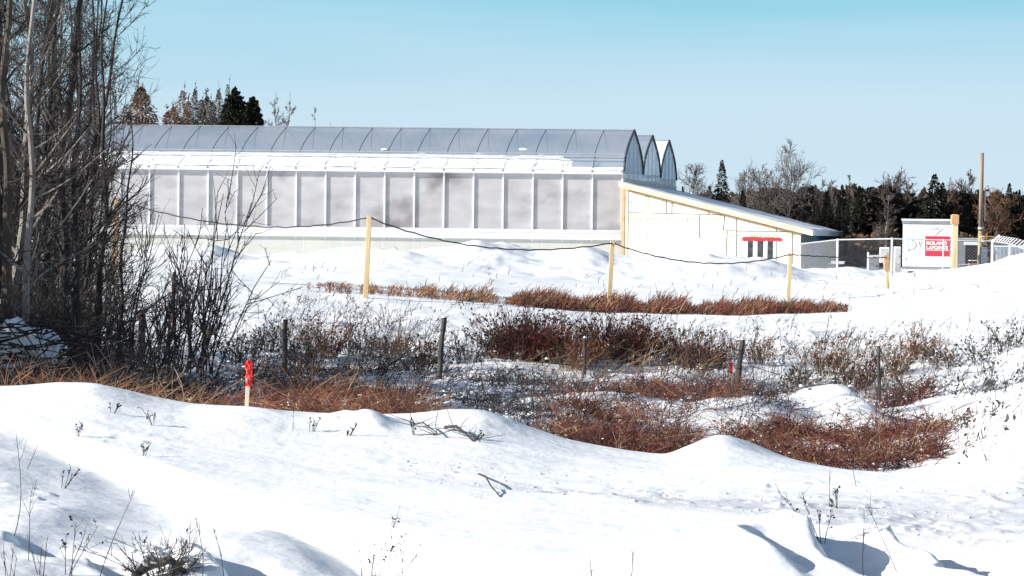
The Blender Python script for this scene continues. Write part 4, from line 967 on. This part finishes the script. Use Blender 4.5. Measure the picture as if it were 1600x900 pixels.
# ---- individual shrubs on the far side of the ditch
SH_ = [ # px, d, width m, height m, stems, mat, leafmat, leafn, look
 (795, 46, 1.1, .95, 90, 'rust_dark', 'brownleaf', 700, 'dense dark brown shrub, leftmost of the big rusty ones'),
 (830, 45, 1.1, 1.0, 110, 'rust_dark', 'rust_dark', 900, 'darkest and densest of the big rusty shrubs'),
 (866, 46, .9, .8, 70, 'rust_dark', 'rust', 450, 'medium red-brown shrub just right of the darkest one'),
 (902, 44, .8, .75, 45, 'rust', 'tan', 260, 'loose orange-stemmed shrub beside the thin half-hidden fence post'),
 (945, 47, 1.0, 1.0, 80, 'rust_dark', 'rust', 600, 'tall red-brown shrub right of the thin half-hidden fence post'),
 (985, 46, .9, 1.0, 70, 'rust_dark', 'brownleaf', 600, 'tall red-brown shrub with a grey-brown crown'),
 (1012, 47, .7, .85, 40, 'rust_dark', 'rust', 300, 'narrow reddish shrub, right end of the tall rusty group'),
 (1065, 46, .8, .85, 35, 'brownleaf', 'tan', 300, 'open tan-topped shrub between the rusty group and the leaning post'),
 (1098, 45, 1.0, .6, 70, 'rust_dark', 'rust_dark', 450, 'low dark red shrub left of the leaning post'),
 (1190, 46, .8, .7, 35, 'brownleaf', 'tan', 250, 'sparse brownish shrub just right of the leaning post'),
 (470, 43, .9, .85, 45, 'weed', 'brownleaf', 350, 'grey-brown shrub right of the first dark fence post'),
 (512, 45, .9, .85, 50, 'rust', 'tan', 420, 'orange-tinted shrub left of centre'),
 (560, 46, .9, .8, 36, 'weed', 'weed', 300, 'dark seed-headed shrub left of the tallest dark fence post'),
 (622, 47, .8, .65, 36, 'tan', 'tan', 350, 'flat tan shrub halfway to the tallest dark fence post'),
 (664, 43, .8, .75, 45, 'brownleaf', 'brownleaf', 400, 'brown shrub touching the left side of the tallest dark fence post'),
 (385, 42, 1.0, .85, 45, 'twig', 'weed', 300, 'dark shrub between the thicket and the first fence post'),
 (420, 45, .8, .8, 30, 'weed', 'weed', 250, 'open grey shrub just left of the first dark fence post'),
 (730, 45, .8, .7, 26, 'weed', 'weed', 220, 'sparse grey shrub right of the tallest dark fence post'),
 (1300, 44, .9, .75, 45, 'brownleaf', 'tan', 330, 'brown shrub above the snow mound'),
 (1340, 41, 1.0, .75, 50, 'rust_dark', 'brownleaf', 300, 'red-brown shrub touching the left side of the braced post'),
 (1400, 43, .8, .75, 36, 'brownleaf', 'tan', 330, 'tan-leaved shrub just right of the braced post'),
 (1445, 47, .8, .75, 36, 'tan', 'tan', 350, 'orange-tan shrub farther right of the braced post'),
 (1480, 44, .8, .6, 24, 'weed', 'weed', 200, 'dark spotted weed clump right of the orange-tan shrub'),
 (1540, 45, .8, .75, 20, 'weed', 'weed', 160, 'thin grey weed clump near the right edge'),
 (1580, 46, .8, .75, 22, 'weed', 'weed', 200, 'upright grey weed clump at the right edge'),
 (1245, 42, .7, .7, 20, 'weed', 'weed', 160, 'faint upright weed clump between leaning post and snow mound'),
]
rg = np.random.default_rng(8)
for (px, d, W_, H_, n, m, lm, ln, look) in SH_:
    if 780 < px < 1110: n = int(n * 1.7); ln = int(ln * 1.9); H_ *= 1.15; W_ *= 1.1
    shrub('dry_shrub', 'leafless ' + look if False else look, gp([px], [d])[0].tolist(), W_, H_, n, M[m], rg, M[lm], ln, .030, r=.0065, per=6, group='dry shrubs beyond the ditch', arch=.25, lean=.1, spread=.45, t_lo=.15)
# arching orange canes in the ditch
for i, (px, d, H_, n, look) in enumerate([(500, 27, .75, 16, 'arching orange-red canes right of the red-ribboned stake'), (905, 31, .95, 14, 'orange canes crossing in front of the darkest rusty shrub'), (1040, 33, .8, 10, 'upright orange canes below the low dark red shrub'), (290, 26, .8, 10, 'pale orange canes leaning right under the thicket'), (125, 25, .7, 16, 'bright orange canes at the foot of the thick black trunk'), (440, 28, .8, 9, 'thin upright rust canes around the first dark fence post')]):
    shrub('cane_clump', look, gp([px], [d])[0].tolist(), .9, H_, n, M['rust' if i not in (3,) else 'tan'], rg, None, 0, r=.006, per=3, group='orange cane clumps', arch=.6, lean=.15, spread=.7)

# ---- settled snow lumps among the brush
def ico():
    bm = bmesh.new(); bmesh.ops.create_icosphere(bm, subdivisions=2, radius=1); V = np.array([v.co[:] for v in bm.verts]); Fq = np.array([[v.index for v in f.verts] for f in bm.faces]); bm.free(); return V, Fq
IV, IF = ico()
def lumps(nm, label, C, sz, rg, flat=.55):
    n = len(C); s = sz[:, None, None] * np.stack([rg.uniform(.7, 1.5, n), rg.uniform(.7, 1.2, n), rg.uniform(.35, .75, n) * flat / .55], -1)[:, None, :]
    V = IV[None] * s * (1 + .18 * rg.normal(size=(n, len(IV), 1))); V = V + C[:, None, :]
    Fq = (np.arange(n) * len(IV))[:, None, None] + IF[None]; o = raw(nm, V.reshape(-1, 3), Fq.reshape(-1, 3), M['snow2'], smooth=True); tag(o, label, 'snow', None, 'stuff')
L_ = []; Z_ = []
for (a0, a1, d0, d1, n, z0, z1, s0, s1) in [(330, 1200, 40, 54, 380, .0, .2, .012, .03), (1150, 1600, 33, 54, 250, .0, .25, .012, .03), (690, 1200, 27, 41, 320, .0, .10, .012, .035), (860, 1490, 24, 31, 130, .0, .16, .008, .018), (0, 400, 30, 40, 140, .0, .5, .012, .03), (430, 700, 25, 34, 160, .0, .2, .01, .024)]:
    p = gp(rg.uniform(a0, a1, n), rg.uniform(d0, d1, n)); p[:, 2] += rg.uniform(z0, z1, n) ; L_.append(p); Z_.append(rg.uniform(s0, s1, n))
lumps('snow_lumps', 'small lumps of snow caught in the dry brush of the ditch', np.concatenate(L_), np.concatenate(Z_), rg)
# ploughed snow clods along the track
n = 360; px = rg.uniform(620, 1600, n) ** 1.0; yy = np.interp(px, [300, 700, 900, 1200, 1400, 1600], [715, 742, 762, 782, 800, 812]) + rg.choice([-1, 0, .9], n) * np.interp(px, [300, 1000, 1600], [9, 17, 40]) + rg.normal(size=n) * 3.5; p = hit(px, yy)
lumps('snow_clods', 'small crumbly snow clods scattered along the packed track', p, rg.uniform(.004, .006, len(p)) + .016 * rg.uniform(0, 1, len(p)) ** 4, rg, .6)

# brush heap with snow, in the shade at left
b = gp([40], [29])[0]; o = empty('brush_heap', 'snow-laden heap of dark branches in blue shade among the left trunks', 'brush heap', b.tolist())
V = []; nu, nv = 34, 14
for i in range(nu):
    for j in range(nv):
        u = i / (nu - 1); v = j / (nv - 1); x = (u - .5) * 1.0; y = (v - .5) * .9
        z = .55 + .42 * math.sin(math.pi * u) ** .6 * math.sin(math.pi * v) ** .6 + .2 * noise.noise(Vector((x * 5, y * 5, 1))) + .07 * noise.noise(Vector((x * 14, y * 14, 1))) - (1.5 if j in (0, nv - 1) else 0) * .12
        V.append((x, y, z))
MB().add(V, [(i * nv + j, (i + 1) * nv + j, (i + 1) * nv + j + 1, i * nv + j + 1) for i in range(nu - 1) for j in range(nv - 1)]).build('snow_cap', M['snow2'], o, smooth=True)
n = 300; Bq = np.stack([rg.uniform(-.7, .6, n), rg.uniform(-.6, .3, n), rg.uniform(.0, 1.0, n)], -1); D = unit(np.stack([rg.normal(size=n), rg.normal(size=n) * .5, rg.normal(size=n) * .22], -1)); Lq = rg.uniform(.4, 1.3, n)
put('branches', [segs_geo(stems(Bq, D, Lq, rg.normal(size=(n, 3)) * .15, .014, 4, .4, .03, rg))], M['bark_dark'], o)

# ---- foreground weeds and shrubs (px base, y base, height px, lean px, kind)
def fpt(px, y):
    q = hit([px], [min(y, 985)]); return q[0]
FG = [
 (10, 985, 120, 20, 2, 'tall thin weed rising from the bottom left corner'), (40, 880, 130, -6, 1, 'upright thin weed left of the snow-capped bush'), (20, 840, 190, 45, 0, 'long slanting stalk crossing the drift at far left'),
 (62, 900, 75, 6, 2, 'forked twig just right of the bottom left corner'), (105, 905, 110, 12, 3, 'branching weed between the corner and the snow-capped bush'), (148, 925, 210, 62, 0, 'longest slanting stalk left of the snow-capped bush'),
 (310, 925, 140, 14, 1, 'upright forked stalk right of the snow-capped bush'), (350, 915, 95, 5, 1, 'shorter stalk farther right of the snow-capped bush'), (290, 905, 110, 12, 1, 'thin stalk at the right flank of the snow-capped bush'),
 (565, 920, 96, -3, 1, 'thin straight weed at the bottom, left of the forked one'), (577, 925, 105, 14, 3, 'forked weed at the bottom left of centre'), (625, 905, 70, -2, 3, 'small curled weed with dark seed heads below the drift lip'),
 (928, 920, 60, -8, 0, 'short bent stalk at the bottom centre'), (985, 905, 60, 3, 0, 'faint stalk at the bottom right of centre'), 
 (1350, 920, 145, -9, 1, 'dark upright weed rising from the blue shadow at lower right'), (1290, 850, 90, -25, 3, 'branched weed with seed heads left of the upright dark one'), (1405, 895, 120, -50, 1, 'stalk slanting left out of the blue shadow'),
 (1295, 790, 56, -3, 0, 'small thin weed on the snow above the blue shadow'), (1340, 760, 60, -8, 0, 'faint stalk below the rusty brush'),
 (120, 690, 28, 4, 3, 'small seed-headed tuft on the left snow bank'), (222, 712, 30, 4, 3, 'grey snow-dusted tuft on the left snow bank'), (240, 668, 34, -6, 3, 'dark curled weed below the thicket'), (175, 648, 22, 5, 3, 'tiny weed at the left of the snow bank crest'),
 (457, 675, 42, -3, 0, 'thin straight stalk right of the red-ribboned stake'), (487, 677, 30, 2, 3, 'seed-headed weed between the stake and the dark twig'), (543, 681, 24, 10, 4, 'thick dark twig sticking out of the snow bank'),
 (646, 680, 30, -5, 3, 'small weed left of the fallen branch'), (745, 690, 20, 8, 3, 'tuft at the right end of the fallen branch'), (1310, 795, 40, -6, 3, 'pale weed near the right end of the packed track'), (1500, 700, 55, -10, 3, 'bare twiggy weed right of the rusty brush'), (1545, 720, 60, -10, 3, 'angular dark twig near the right edge of the snow'),
 (40, 735, 50, 22, 0, 'faint slanted stalk on the upper left drift'), (95, 765, 40, 10, 3, 'seed-topped stalk on the upper left drift')]
for i, (px, y, h, lean, kd, look) in enumerate(FG):
    b = fpt(px, y); d = b[1]; sc_ = d / F; H_ = h * sc_; o = empty('dry_weed', look, 'weed', b.tolist(), 0, 'dry weeds on the foreground snow')
    n = {0: 1, 1: 1, 2: 3, 3: 4, 4: 2}[kd]; Bq = rg.normal(size=(n, 3)) * .008; Bq[:, 2] = -.03
    lx = lean * sc_; D = np.stack([lx + rg.normal(size=n) * H_ * (.03 if kd < 2 else .22), rg.normal(size=n) * H_ * .12, np.full(n, H_)], -1); Lq = np.linalg.norm(D, axis=1) * (rg.uniform(.6, 1, n) if n > 1 else 1); D = unit(D)
    K = rg.normal(size=(n, 3)) * .07; r0 = .0030 if kd < 4 else .008
    gs = [segs_geo(stems(Bq, D, Lq, K, r0, 7, .4, .012, rg))]
    a = twigs(Bq, D, Lq, K, r0, {0: 2, 1: 5, 2: 4, 3: 6, 4: 5}[kd], .45, .6, (.12, .35), .35, rg); gs.append(segs_geo(stems(a[0], a[1], a[2], a[3], np.maximum(a[4], .0017), 3, .5, .02, rg)))
    put('stalk', gs, M['weed'] if kd != 4 else M['bark_dark'], o)
    if kd >= 3:
        q = 26; ii = rg.integers(0, len(a[0]), q); C = curve_pt(a[0][ii], a[1][ii], a[2][ii], a[3][ii], rg.uniform(.6, 1.05, q)) + rg.normal(size=(q, 3)) * .004
        V, Qd = quads_geo(C, rg.uniform(.005, .013, q), rg, asp=.8); raw('seed_heads', V, Qd, M['weed'], o)
# snow-capped bush at lower left
b = fpt(247, 905); o = shrub('snow_capped_bush', 'low dark bush with small caps of snow at the bottom left', b.tolist(), .30, .33, 46, M['weed'], rg, M['brownleaf'], 60, .01, r=.0036, per=5, sub=2, arch=.3, spread=.55, lean=.03)
n = 26; C = np.stack([rg.normal(size=n) * .075, rg.normal(size=n) * .05, rg.uniform(.04, .16, n)], -1)
s = rg.uniform(.012, .03, n)[:, None, None] * np.array([1.3, 1, .6]); V = IV[None] * s * (1 + .12 * rg.normal(size=(n, len(IV), 1))) + C[:, None]
raw('snow_caps', V.reshape(-1, 3), ((np.arange(n) * len(IV))[:, None, None] + IF[None]).reshape(-1, 3), M['snow2'], o, smooth=True)
g = MB(); g.tube([(-.14, 0, .0), (-.05, -.02, .07), (.06, -.01, .09), (.15, 0, .02)], [.02, .028, .025, .012], 8); g.build('old_stump', M['oldwood'], o)
# fallen branches
def branch(pts, r, lab):
    P_ = [Vector(fpt(x, y)) for x, y in pts]; o = empty('fallen_branch', lab, 'branch', P_[0]); L = P_[0]
    MB().tube([p - L + Vector((0, 0, .02 + .04 * math.sin(i * 1.3))) for i, p in enumerate(P_)], [r * (1 - .6 * i / len(P_)) for i in range(len(P_))], 6).build('limb', M['bark_dark'], o)
    Bq = np.array([list((p - L)) for p in P_]); n = 14; ii = rg.integers(0, len(P_), n); D = unit(np.stack([rg.normal(size=n), rg.normal(size=n) * .5, np.abs(rg.normal(size=n)) * .6], -1))
    if len(P_) != 4 or r > .01: put('side_twigs', [segs_geo(stems(Bq[ii] + np.array([0, 0, .02]), D, rg.uniform(.08, .3, n), rg.normal(size=(n, 3)) * .1, .004, 3, .5, .02, rg))], M['twig'], o)
branch([(695, 674), (712, 680), (728, 686), (742, 692)], .014, 'dark fallen branch lying on the crest of the middle snow bank')
branch([(648, 668), (660, 674), (682, 686)], .008, 'thin fallen twig left of the dark fallen branch')
branch([(748, 745), (758, 758), (768, 770), (784, 779)], .008, 'slim bent stick lying beside the start of the packed track')

# ---- background trees
def conifer_mesh(rg, H, W_, n=2600, dens=1.0, shape=.85, bare=.0, sz=.24, jag=.35):
    t = rg.uniform(bare, 1, n) ** 1.25; az = rg.uniform(0, 2 * math.pi, n); lay = np.sin(t * 38 + 1.5 * np.sin(az * 2)) * .13; R = W_ / 2 * (1 - t) ** shape * (1 + lay + jag * vnoise(az * 1.3 + H, t * (9 if jag < .5 else 22), 3)) + .05
    f = rg.uniform(.1, 1, n) ** .6; C = np.stack([np.cos(az) * R * f, np.sin(az) * R * f, t * H - R * f * .25], -1)
    a = np.stack([np.cos(az), np.sin(az), -.35 + rg.normal(size=n) * .25], -1) + rg.normal(size=(n, 3)) * .25; a = unit(a); b_ = unit(np.cross(a, rg.normal(size=(n, 3)))); s = (sz * rg.uniform(.5, 1.3, n) * (1.15 - .75 * t) * (W_ / 4 + .35))[:, None]
    V = np.stack([C - a * s, C - b_ * s * .35, C + a * s, C + b_ * s * .35], 1).reshape(-1, 3); return V, (np.arange(n) * 4)[:, None] + np.array([[0, 1, 2, 3]])
def trunk_mesh(H, r, parent, m, nm='trunk'):
    return MB().tube([(0, 0, -.3), (.02 * H * .1, 0, H * .5), (0, 0, H)], [r, r * .6, r * .1], 7).build(nm, m, parent, smooth=True)
rg = np.random.default_rng(21)
def conifer(px, ytop, wpx, d, m, label, dead=False, n=2400, snow=False, shape=.85, group='dark conifers of the background wood', name='spruce_tree', sz=.24, bare=0., jag=.35):
    base = gp([px], [d])[0]; top = P(px, ytop, d); H = top.z - base[2]; W_ = wpx * d / F
    o = empty(name, label, 'tree', base.tolist(), 0, group); trunk_mesh(H * .97, .09, o, M['bark_dark'])
    V, Qd = conifer_mesh(rg, H, W_, n, shape=shape, sz=sz, bare=bare, jag=jag); raw('crown', V, Qd, M[m], o)
    if snow:
        V, Qd = conifer_mesh(rg, H, W_ * 1.03, 60, shape=shape, sz=.2); raw('snow_on_branches', V + np.array([-.1, -.1, .06]), Qd, M['snow2'], o)
    return o
def far_bare(px, ytop, wpx, d, label, tw='twig_far', limbs=30, dense=1, group='bare trees of the background wood', mt='bark_mid', name='far_bare_tree', up=False):
    base = gp([px], [d])[0]; top = P(px, ytop, d); H = top.z - base[2]; W_ = wpx * d / F
    k_ = W_ / H
    return bare_tree(name, label, base.tolist(), H, .07, (rnd.uniform(-.01, .01), 0), limbs=limbs, sub=9, sub2=4 * dense, t_lo=.3, mt=mt, tw=tw, seed=int(px) + 7, group=group, limb_len=(k_ * .6, k_ * 1.2), spread=.55 if not up else .35, bend=.01, rmin=4.2)
RT = [('c', 1125, 250, 46, 190, 'needle', 'tall pointed dark spruce standing alone behind the shed roof'),
 ('c', 1158, 297, 30, 196, 'needle', 'small dark spruce just right of the lone pointed one'),
 ('b', 1083, 258, 52, 200, 'twig_far', 'bare twisted tree left of the lone pointed spruce'),
 ('c', 1064, 291, 22, 205, 'needle', 'low dark spruce tip peeping up right of the arched gables'),
 ('b', 1185, 268, 60, 205, 'twig_far', 'bushy bare brown tree right of the small spruce'),
 ('b', 1233, 228, 60, 200, 'twig_far', 'tallest bare tree above the shed roof'),
 ('c', 1228, 300, 56, 207, 'needle_brown', 'broad brown conifer below the tallest bare tree'),
 ('c', 1205, 310, 44, 210, 'needle_brown', 'brown conifer half hidden behind the shed roof'),
 ('c', 1272, 312, 36, 198, 'needle_brown', 'brown conifer left of the black group'), ('c', 1290, 300, 34, 200, 'needle', 'rounded black conifer at the left of the dark group'),
 ('c', 1313, 288, 30, 202, 'needle', 'narrow black conifer with a sharp tip'), ('c', 1340, 290, 34, 198, 'needle', 'tall black conifer in the middle of the dark group'),
 ('c', 1357, 298, 34, 201, 'needle', 'black conifer at the right of the dark group'), ('c', 1372, 322, 30, 197, 'needle_brown', 'short brown conifer above the fence'),
 ('c', 1326, 305, 34, 195, 'needle', 'broad black conifer in front of the dark group'), ('b', 1283, 274, 22, 206, 'twig_far', 'thin bare pointed tree left of the dark group'), ('b', 1323, 268, 14, 207, 'twig_far', 'thin bare spike rising above the dark group'),
 ('b', 1300, 282, 20, 208, 'twig_far', 'faint thin bare tree behind the dark group'), ('c', 1388, 303, 18, 200, 'needle', 'very narrow black conifer above the grey meter box'), ('c', 1406, 306, 22, 202, 'needle_brown', 'narrow brown conifer left of the trailer roof'),
 ('b', 1395, 270, 56, 207, 'twig_far', 'wide pale bare tree behind the trailer'), ('b', 1418, 288, 40, 208, 'twig_far', 'bare tree directly above the left end of the trailer'),
 ('s', 1457, 271, 62, 196, 'needle', 'large dark spruce with snow on its left boughs behind the trailer'), ('c', 1470, 285, 34, 199, 'needle', 'dark spruce tucked behind the large snowy one'),
 ('c', 1434, 332, 30, 195, 'needle_brown', 'low brown conifer just above the trailer roof'), ('b', 1488, 295, 40, 200, 'twig_orange', 'yellow-brown bare tree beside the thick yellow post'), ('b', 1512, 262, 24, 206, 'twig_far', 'thin tall bare tree left of the utility pole'),
 ('b', 1497, 285, 50, 208, 'twig_far', 'wide faint bare tree between spruce and utility pole'), ('c', 1527, 301, 40, 200, 'needle', 'dark conifer directly behind the utility pole'), ('c', 1547, 302, 34, 202, 'needle', 'dark conifer just right of the utility pole'),
 ('c', 1574, 286, 30, 199, 'needle', 'pointed dark spruce near the right edge'), ('c', 1560, 304, 26, 201, 'needle', 'small dark spruce left of the pointed one near the right edge'), ('c', 1598, 312, 44, 200, 'needle_brown', 'brown conifer cut by the right edge'),
 ('c', 1508, 318, 40, 197, 'needle_brown', 'brown conifer left of the utility pole'), ('b', 1556, 300, 44, 196, 'twig_orange', 'yellowish bare tree in front of the conifers at the right'), ('c', 1590, 296, 26, 208, 'needle', 'dark spruce behind the right-edge trees'),
 ('c', 1640, 290, 60, 200, 'needle', 'dark spruce beyond the right edge'),('c', 1250, 322, 40, 204, 'needle_brown', 'brown conifer above the low end of the shed roof'), ('b', 1383, 300, 22, 150, 'twig_far', 'pale-trunked bare tree standing before the wood, behind the fence'),
 ('b', 1160, 275, 40, 210, 'twig_far', 'fuzzy bare tree behind the small spruce')]
for (kk, px, yt, w, d, m, look) in RT:
    if px > 1328 and d > 190: d = 157 + (d - 195) * .7
    w *= 1.12
    if kk == 'b': far_bare(px, yt, w, d, look, tw=m, mt='bark_pale' if 'pale-trunked' in look else 'bark_mid')
    else: conifer(px, yt, w, d, m, look, snow=(kk == 's'), n=2600, shape=.85 if w < 32 else .7)
LT = [('l', 217, 128, 46, 232, 'bushy orange-brown larch above the left end of the greenhouse roof'), ('l', 268, 150, 26, 236, 'short reddish larch right of the bushy orange one'), ('l', 281, 122, 16, 232, 'tall thin larch with a bare spire'),
 ('l', 301, 122, 18, 234, 'thin grey-brown larch with a bare tip'), ('l', 320, 132, 22, 236, 'faint brown larch between two thin spires'), ('l', 338, 122, 18, 233, 'thin larch left of the black pine'), ('l', 258, 158, 18, 235, 'shortest fuzzy larch, nearest the bushy orange one'), ('l', 291, 140, 18, 238, 'brown larch just right of the tall thin spire'), ('l', 311, 138, 18, 238, 'low brown larch in the middle of the row'), ('l', 329, 142, 18, 238, 'low larch second from the black pine'), ('l', 346, 148, 16, 236, 'low brown larch touching the black pine'), ('l', 352, 112, 10, 238, 'thinnest bare spire just left of the black pine'),
 ('b', 428, 140, 36, 236, 'pale bare tree right of the black pine'), ('b', 446, 140, 30, 240, 'second pale bare tree right of the black pine'), ('b', 492, 163, 18, 238, 'small bare tree above the middle of the roof'), ('b', 513, 188, 10, 238, 'tiny treetop just above the greenhouse ridge')]
for (kk, px, yt, w, d, look) in LT:
    if kk == 'l':
        o = far_bare(px, yt, w * .75, d, look, tw='twig_orange' if px < 300 else 'twig_far', limbs=60, group='larches behind the greenhouse', name='larch_tree')
        H = P(px, yt, d).z - gp([px], [d])[0][2]; V, Qd = conifer_mesh(rg, H * (.97 if px < 230 else .93), w * d / F * (2.3 if px < 230 else 2.6) * 1.7, 2600 if px > 230 else 2500, shape=.65, sz=.15, bare=.62, jag=1.1); raw('dry_needles', V, Qd, M['twig_orange' if px < 300 else 'twig_far'], o)
    else: far_bare(px, yt, w, d, look, group='bare trees behind the greenhouse')
conifer(177, 140, 26, 230, 'needle', 'small dark spruce left of the orange larch', group='dark conifers behind the greenhouse')
for i, (px, yt, w) in enumerate([(140, 160, 36), (105, 150, 40), (70, 165, 40), (35, 150, 40), (0, 160, 44)]):
    conifer(px, yt, w, 232 + i, 'needle_brown', ['brown conifer behind the thicket, nearest to the greenhouse roof', 'brown conifer behind the thicket, second from the greenhouse roof', 'brown conifer in the middle behind the thicket', 'brown conifer behind the thicket, second from the left edge', 'brown conifer behind the thicket at the left edge'][i], group='conifers seen through the thicket')
# black pine of rounded clumps
def pine(px, ytop, wpx, d, lobes, label):
    base = gp([px], [d])[0]; H = P(px, ytop, d).z - base[2]; o = empty('pine_tree', label, 'tree', base.tolist(), 0, 'dark conifers behind the greenhouse'); trunk_mesh(H * .95, .16, o, M['bark_dark']); gs = []
    for (x, y, r_) in lobes:
        c = P(x, y, d) - Vector(base.tolist()); n = int(420 * r_ ** 1.3) + 40; q = unit(rg.normal(size=(n, 3))) * (rg.uniform(0, 1, n) ** .6)[:, None] * r_ * np.array([1.25, 1.25, .7]) + np.array(c) + np.array([0, rg.uniform(-.8, .8), 0])
        gs.append(quads_geo(q, .2 * rg.uniform(.6, 1.3, n), rg, asp=.5))
    put('crown', gs, M['needle'], o)
rp = random.Random(3)
def lobes(cx, yt, yb, w, n):
    L_ = [(cx, yt + 3, .3), (cx + 1, yt + 8, .45)]
    for i in range(n):
        f = rp.random() ** .8; y = yt + 8 + (yb - yt - 8) * f; hw = w * .5 * (.25 + .75 * f ** .7); sgn = rp.choice((-1, 1)); x = cx + sgn * hw * rp.uniform(.1, 1.0)
        L_.append((x, y, rp.uniform(.35, .75))); L_.append((x + sgn * 3, y - 2.5, .25))
    return L_
PO = [(364,136),(367,144),(372,143),(370,149),(377,152),(373,157),(381,160),(377,166),(384,167),(382,161),(388,160),(387,155),(393,151),(395,157),(400,158),(398,165),(403,170),(399,176),(406,179),(402,184),(408,187),(405,200),(344,200),(346,188),(340,186),(347,180),(343,175),(350,171),(345,166),(352,162),(348,157),(355,154),(352,149),(360,149),(357,144)]
def inside(x, y):
    c = np.zeros(len(x), bool); j = len(PO) - 1
    for i in range(len(PO)):
        xi, yi = PO[i]; xj, yj = PO[j]
        with np.errstate(divide='ignore', invalid='ignore'): c ^= ((yi > y) != (yj > y)) & (x < (xj - xi) * (y - yi) / ((yj - yi) or 1e-9) + xi)
        j = i
    return c
def clump_pine(px, ytop, d, x0, x1, label):
    base = gp([px], [d])[0]; H = P(px, ytop, d).z - base[2]; o = empty('pine_tree', label, 'tree', base.tolist(), 0, 'dark conifers behind the greenhouse'); trunk_mesh(H * .97, .16, o, M['bark_dark'])
    n = 9000; x = rg.uniform(x0, x1, n); y = rg.uniform(136, 200, n); k_ = inside(x, y); x = x[k_]; y = y[k_]; k_ = fbm(x * .16, y * .22, 3, 2) > -.42; x = x[k_]; y = y[k_]
    C = np.stack([(x - px) / F * d, rg.normal(size=len(x)) * (y - 130) / 60 * .9, (y[:, None][:, 0] * -1 + ytop) / F * d + H], -1)
    lo = C[:, 2].min(); m2_ = 2200; C2 = np.stack([rg.normal(size=m2_) * (x1 - x0) / F * d * .25, rg.normal(size=m2_) * 1.0, rg.uniform(H * .35, lo, m2_)], -1)
    V, Qd = quads_geo(np.concatenate([C, C2]), rg.uniform(.10, .22, len(C) + m2_), rg, asp=.5); raw('crown', V, Qd, M['needle'], o)
clump_pine(364, 137, 228, 340, 386, 'black pine with a ragged top rising above the greenhouse roof')
clump_pine(393, 151, 231, 383, 409, 'lower black pine joined to the right of the taller one')
# continuous far wood behind (reads as one mass)
def woods(nm, lab, n, x0, x1, d0, d1, ys, m, sz):
    px = rg.uniform(x0, x1, n); d = rg.uniform(d0, d1, n)
    yt = np.interp(px, ys[0], ys[1]) + 13 * vnoise(px / 9, px * 0, 5) + 10 * vnoise(px / 3.1, px * 0, 6)
    g0 = gp(px, d); top = CZ + (hy(px) - yt) / F * d; z = g0[:, 2] + (top - g0[:, 2]) * rg.uniform(0, 1, n) ** .8
    V, Qd = quads_geo(np.stack([g0[:, 0], d, z], -1), rg.uniform(.5, 1.0, n) * sz, rg, asp=.5); o = raw(nm, V, Qd, M[m]); tag(o, lab, 'woods', None, 'stuff')
woods('far_woods', 'dark continuous wood far behind the shed', 9000, 1040, 1420, 214, 232, ([1040, 1100, 1230, 1300, 1420], [310, 304, 298, 296, 298]), 'needle_brown', .5)
woods('far_woods', 'dark continuous wood seen low between the thicket trunks', 7000, -250, 165, 234, 246, ([-250, 165], [205, 220]), 'needle_brown', .6)
woods('near_woods', 'dark brown wood standing behind the fence and the trailer', 19000, 1328, 1800, 160, 172, ([1328, 1400, 1500, 1600, 1800], [302, 304, 302, 304, 300]), 'needle_brown', .4)
woods('scrub', 'brown leafless scrub at the foot of the wood behind the fence', 4200, 1322, 1560, 150, 156, ([1328, 1400, 1500, 1600, 1800], [372, 365, 368, 372, 372]), 'brownleaf', .3)
# unseen conifers continuing the thicket to the left, added to shade it
for i, (x, y, H, W_) in enumerate([(-10.4, 26.9, 5.0, 3.4), (-10.9, 29.8, 5.0, 3.2), (-12.2, 27, 5.6, 3.0), (-11.6, 28.5, 5.2, 2.8), (-13.5, 31, 5.8, 3.0), (-13.8, 35, 6.0, 3.0), (-15, 28, 6.2, 3.2), (-16, 39, 6.4, 3.2), (-13.6, 33, 5.6, 3.0)]):
    b = [x, y, gz(x, y)]; o = empty('spruce_tree', 'unseen dark spruce added beyond the left side to shade the thicket, number %s from the road' % ['one', 'two', 'three', 'four', 'five', 'six', 'seven', 'eight', 'nine', 'ten'][i], 'tree', b, 0, 'unseen spruces added to shade the thicket'); trunk_mesh(H * .97, .09, o, M['bark_dark'])
    V, Qd = conifer_mesh(rg, H, W_, 2600, shape=.7, sz=.2); raw('crown', V, Qd, M['needle'], o)
